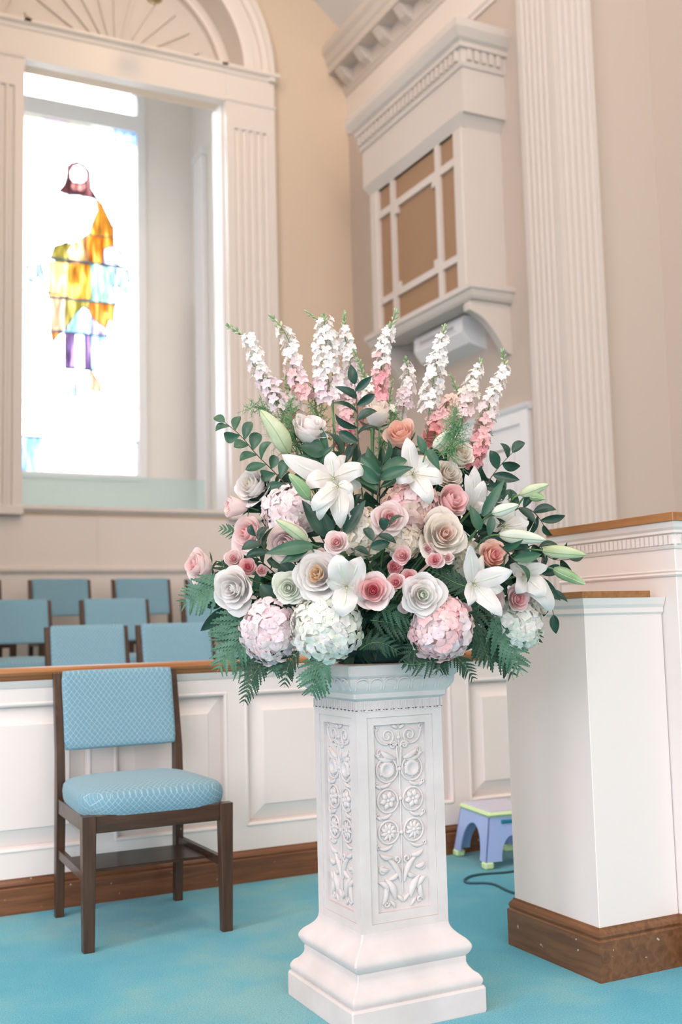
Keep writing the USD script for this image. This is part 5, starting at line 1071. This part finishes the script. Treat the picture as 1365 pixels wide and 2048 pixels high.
# ------------------------------------------------------------------ larkspur and snapdragon spires
larkspur('leftmost larkspur spire, its white tip bent over to the left', [(600, 900), (560, 810), (532, 765), (512, 725), (506, 690), (482, 668), (456, 652)], 34, 26, ('lilac', 'lilac', 'white', 'white'), 0.08, 0.30, 0.78)
larkspur('larkspur spire second from the left, pink low and white at its nodding tip', [(628, 830), (606, 778), (588, 745), (582, 700), (570, 665), (541, 632)], 32, 25, ('pink', 'lilac', 'white', 'white'), 0.06, 0.16, 0.80)
larkspur('full white larkspur spire left of centre, the thickest', [(668, 900), (662, 790), (654, 730), (652, 675), (648, 630)], 44, 27, ('lilac', 'white', 'white', 'white'), 0.06, 0.34, 0.90, spread=0.75)
larkspur('thin white larkspur stem bowing left above the thick white spire', [(670, 860), (666, 740), (664, 690), (645, 650), (612, 622)], 12, 20, ('white', 'white'), 0.03, 0.66, 0.45)
larkspur('white larkspur spire in the centre with a green tip', [(712, 850), (706, 770), (698, 710), (690, 668), (690, 625)], 34, 24, ('lilac', 'white', 'white'), 0.04, 0.22, 0.80)
larkspur('greenish bud spire leaning against the central larkspur', [(742, 820), (736, 770), (720, 730), (708, 700)], 18, 18, ('mint', 'mint'), 0.06, 0.2, 0.35)
larkspur('tall larkspur spire right of centre, bright pink at its foot', [(760, 840), (760, 790), (764, 735), (768, 690), (782, 655), (794, 622)], 36, 24, ('rose', 'pink', 'white', 'white'), 0.05, 0.16, 0.80)
larkspur('short fuzzy white larkspur spire behind the peach rose', [(806, 850), (810, 800), (818, 760), (812, 716)], 24, 23, ('lilac', 'white', 'white'), 0.0, 0.30, 0.85)
larkspur('tall straight white larkspur spire on the right half, the highest there', [(848, 920), (858, 830), (868, 760), (878, 710), (890, 652)], 42, 25, ('white', 'white', 'white'), 0.08, 0.34, 0.84, spread=0.6)
larkspur('green snapdragon tip between two larkspurs on the right', [(925, 850), (922, 810), (912, 775), (902, 750)], 16, 19, ('pink', 'ivory'), 0.04, 0.12, 0.42, name='snapdragon', cat='snapdragon')
larkspur('pale larkspur spire right of the tall straight one, blush below', [(915, 860), (934, 800), (948, 760), (963, 722)], 24, 25, ('blush', 'ivory', 'white'), 0.06, 0.15, 0.9)
larkspur('rightmost larkspur spire, pink below and white at its tip', [(945, 930), (962, 880), (975, 830), (990, 780), (1010, 735), (1004, 702)], 36, 26, ('rose', 'pink', 'blush_pale', 'white', 'white'), 0.06, 0.10, 0.84)
larkspur('coral snapdragon on the right, beside the asparagus fern tuft', [(868, 900), (872, 860), (884, 830), (905, 800)], 26, 32, ('coral', 'pink', 'pink', 'peach_pale'), 0.07, 0.15, 0.95, name='snapdragon', cat='snapdragon', buds=False)
larkspur('pink snapdragon at the upper left, behind the white side-on rose', [(600, 880), (592, 830), (584, 790), (570, 755)], 20, 24, ('coral', 'blush', 'ivory', 'mint'), 0.03, 0.2, 0.7, name='snapdragon', cat='snapdragon')
larkspur('pink snapdragon left of centre, behind the dark upright leaf sprig', [(690, 905), (690, 870), (696, 835), (700, 800)], 26, 32, ('rose', 'pink', 'hydr_pink', 'blush'), 0.05, 0.1, 0.95, name='snapdragon', cat='snapdragon', buds=False)
larkspur('small bud spire behind the peach rose, right of the pink-footed larkspur', [(785, 850), (780, 800), (786, 760)], 14, 18, ('mint', 'ivory'), 0.04, 0.25, 0.3)
larkspur('deep pink larkspur low on the right, under the rightmost spire', [(930, 960), (945, 930), (958, 905), (968, 880)], 16, 26, ('rose', 'rose', 'pink'), 0.10, 0.2, 0.98, buds=False)
larkspur('peach-pink snapdragon at the back, above the cream-white rose', [(745, 860), (742, 820), (742, 790)], 14, 26, ('coral', 'peach_pale', 'blush'), 0.0, 0.3, 0.95, name='snapdragon', cat='snapdragon', buds=False)

# ------------------------------------------------------------------ leaves
sprig('dark round-leaved twig reaching out to the upper left', [(585, 985), (550, 945), (510, 905), (480, 870), (450, 845)], 14, 34, 26, 0.16, m='l_mid', shape='obovate')
sprig('dark upright leaf sprig at the top centre, in front of the cream-white rose', [(718, 900), (716, 860), (715, 820), (710, 768)], 9, 44, 22, 0.20, 1)
sprig('broad-leaved dark whorl in the centre between the two big lilies', [(756, 990), (760, 960), (766, 925)], 8, 56, 30, 0.30, 2, shape='oval', m='l_mid')
sprig('dark leathery sprig at the upper right, its fine tip spread', [(940, 1030), (965, 985), (990, 945), (1026, 905)], 10, 44, 24, 0.14, 3)
sprig('dark sprig of four leaves over the cream hydrangeas in the middle', [(738, 1120), (742, 1092), (758, 1070), (780, 1052)], 6, 38, 24, 0.38, 4)
sprig('pair of dark leaves on the soft pink rose at the left', [(540, 1108), (525, 1092), (512, 1072)], 5, 42, 24, 0.27, 5)
sprig('dark drooping sprig at the far right, under the highest buds', [(1020, 1030), (1045, 1015), (1065, 1022), (1088, 1050)], 8, 42, 22, 0.12, 6)
sprig('dark glossy sprig at the right, behind the striped bud', [(1040, 1110), (1070, 1090), (1100, 1115), (1140, 1118)], 7, 36, 22, 0.11, 7)
sprig('dark leaf sprig at the lower right edge beside the last lily', [(1050, 1180), (1085, 1165), (1100, 1195), (1108, 1230)], 5, 44, 20, 0.11, 8)
sprig('bluish leaf pair right of the coral-pink rose', [(1000, 1090), (1020, 1110), (1038, 1130)], 4, 46, 26, 0.24, 9, m='l_mid')
leaves('long folded lily leaf across the blush rose, left of centre', [((625, 1092), (530, 1108), 30), ((618, 1096), (560, 1128), 20)], 0.34, 'l_mid')
leaves('three lance-shaped lily leaves under the hanging white lily', [((650, 1072), (604, 1000), 30), ((664, 1068), (644, 1020), 20), ((690, 1066), (732, 1000), 28)], 0.31, 'l_dark')
leaves('upright lance-shaped leaf at the right, in front of the dark sprig', [((966, 1032), (1010, 958), 22), ((960, 1060), (940, 1010), 22), ((985, 1035), (978, 1075), 18)], 0.22, 'l_mid')
leaves('green leaves behind the white side-on rose at the upper left', [((650, 905), (600, 893), 40), ((655, 900), (640, 850), 12), ((640, 930), (575, 915), 24)], 0.13, 'l_mid')
leaves('dark broad leaf under the greenish-white rose on the left', [((552, 1205), (520, 1170), 34), ((575, 1215), (588, 1180), 26), ((560, 1130), (590, 1160), 40)], 0.25, 'l_dark', 'oval')
leaves('dark leaf hanging over the top of the second lily', [((855, 900), (880, 940), 20), ((850, 905), (835, 870), 18)], 0.27, 'l_mid')
leaves('dark broad leaves right of the coral-pink rose, above the last lily', [((1000, 1080), (1060, 1095), 34), ((1030, 1100), (1075, 1125), 26), ((1020, 1095), (960, 1080), 26)], 0.19, 'l_dark')
rf = np.random.default_rng(77)
spots = [(600, 1130), (640, 1070), (560, 1180), (520, 1200), (700, 1020), (760, 990), (740, 1130), (800, 1140), (840, 1150), (900, 1150), (760, 1230), (780, 1260), (720, 1290), (820, 1260), (940, 1200), (960, 1260), (900, 1190), (980, 1150),
         (640, 940), (700, 930), (790, 930), (850, 990), (880, 950), (930, 975), (980, 1010), (560, 985), (540, 1010), (1000, 1130), (1010, 1200), (960, 1060), (860, 1040), (590, 1240), (470, 1220), (760, 1180), (700, 1230), (930, 1030), (520, 1120), (1060, 1160)]
for k, (x, y) in enumerate(spots):
    o = OFF(x, y) * 0.5 - 0.01; a = math.atan2(-(y - 1190), x - 770) + 0.5 * rf.normal(); dx, dy = 46 * math.cos(a), -46 * math.sin(a)
    j = min(range(len(BLOOMS)), key=lambda i: (BLOOMS[i][0] - x) ** 2 + (BLOOMS[i][1] - y) ** 2); near = BLOOMS.pop(j)[2].split(',')[0].split()[:10]
    sprig('dark filler leaves tucked behind the ' + ' '.join(near), [(x - dx, y - dy), (x, y), (x + dx * 0.6, y + dy * 0.6)], 8, 52, 26, o, 100 + k, 'l_dark' if k % 3 else 'l_mid', group='hidden filler leaves')

# ------------------------------------------------------------------ ferns
fern('fern frond reaching farthest left beside the big white rose', [(470, 1150), (440, 1168), (400, 1188), (358, 1212)], 92, 12, 0.17)
fern('fern frond behind the blush rose at the left, its tip raised', [(470, 1150), (452, 1138), (442, 1118)], 44, 8, 0.12, m='l_fern_shaded')
fern('small fern tip left of the soft pink rose', [(490, 1070), (465, 1062), (436, 1056)], 32, 8, 0.10)
fern('fern frond under the big white rose, fanning left', [(520, 1215), (485, 1235), (455, 1265), (426, 1290)], 96, 13, 0.20)
fern('fern frond left of the pale pink hydrangea, tips down', [(515, 1235), (482, 1275), (455, 1310), (432, 1348)], 92, 13, 0.22)
fern('long dark fern frond hanging lowest at the left', [(545, 1300), (520, 1330), (500, 1370), (486, 1412)], 54, 14, 0.24, m='l_fern_shaded')
fern('fern frond below the pale pink hydrangea', [(540, 1290), (515, 1315), (490, 1335), (462, 1350)], 70, 11, 0.22)
fern('thin fern tips below the two bottom hydrangeas', [(600, 1300), (580, 1325), (572, 1355), (568, 1376)], 44, 10, 0.27, m='l_fern_shaded')
fern('broad fern leaflet between the bottom hydrangeas', [(575, 1300), (556, 1320), (546, 1350)], 60, 8, 0.25)
fern('bright fern frond hanging in front of the pedestal capital', [(655, 1305), (640, 1330), (630, 1362), (622, 1392)], 84, 11, 0.34)
fern('fern frond at the bottom centre, right of the largest hydrangea', [(720, 1300), (745, 1285), (775, 1290), (800, 1305)], 56, 10, 0.28, m='l_fern_shaded')
fern('dark fern frond in the shadow below the deep pink hearted rose', [(740, 1240), (775, 1245), (810, 1255), (845, 1280)], 66, 11, 0.27, m='l_fern_shaded')
fern('fern frond in the gap right of the deep pink hearted rose', [(760, 1215), (790, 1228), (820, 1240), (842, 1248)], 50, 10, 0.28)
fern('fern frond hanging on the right of the capital, pointing left', [(900, 1300), (870, 1318), (840, 1328), (800, 1326)], 56, 11, 0.27, m='l_fern_shaded')
fern('dark fern frond hanging straight down on the right of the capital', [(900, 1300), (885, 1320), (878, 1345)], 50, 9, 0.27, m='l_fern_shaded')
fern('fern tip trailing past the right corner of the capital', [(905, 1305), (925, 1325), (940, 1345), (950, 1362)], 40, 10, 0.20, m='l_fern_shaded')
fern('dark fern frond above the pink hydrangea, pointing left', [(940, 1175), (910, 1165), (880, 1150), (858, 1140)], 56, 10, 0.27, m='l_fern_shaded')
fern('dark fern frond between the star-shaped lily and the pink hydrangea', [(960, 1190), (955, 1230), (945, 1260), (940, 1290)], 66, 11, 0.22, m='l_fern_shaded')
fern('fern frond at the lower right trailing toward the partition', [(985, 1230), (1005, 1270), (1028, 1310), (1046, 1352)], 84, 13, 0.18, m='l_fern')
fern('dark fern frond below the greenish-white hydrangea on the right', [(960, 1260), (985, 1295), (1010, 1320), (1028, 1360)], 72, 12, 0.16, m='l_fern_shaded')
fern('fern frond low at the right behind the star-shaped lily', [(950, 1250), (965, 1285), (975, 1310), (985, 1330)], 70, 10, 0.18, m='l_fern_shaded')
fern('short dark fern tip at the far right edge beside the white hydrangea', [(1055, 1250), (1068, 1262), (1078, 1290)], 30, 8, 0.14, m='l_fern_shaded')
fern('fern frond under the rose-pink hydrangea, left of its stem', [(840, 1290), (820, 1310), (830, 1335)], 50, 9, 0.26, m='l_fern_shaded')
fine_fern('feathery asparagus fern at the upper left, below the bent larkspur', [(590, 900), (555, 850), (525, 815), (490, 820)], 20, 40, 0.06)
fine_fern('feathery asparagus fern along the leftmost larkspur stem', [(590, 880), (565, 820), (535, 770), (512, 735)], 22, 34, 0.05, 1)
fine_fern('feathery asparagus fern beside the white side-on rose', [(600, 930), (592, 890), (585, 850), (580, 800)], 22, 36, 0.10, 2)
fine_fern('bright tuft of asparagus fern at the upper right', [(898, 920), (905, 890), (910, 860), (908, 820)], 26, 44, 0.17, 3)
fine_fern('wispy asparagus fern behind the thick white larkspur', [(650, 890), (640, 850), (632, 810), (626, 770)], 22, 34, 0.02, 4)
fine_fern('wispy asparagus fern in front of the rightmost larkspur', [(940, 930), (955, 890), (968, 850), (980, 815)], 20, 30, 0.05, 5)
fine_fern('wispy asparagus fern at the top centre around the leaf sprig', [(760, 910), (770, 880), (785, 850), (790, 810)], 20, 30, 0.06, 6)
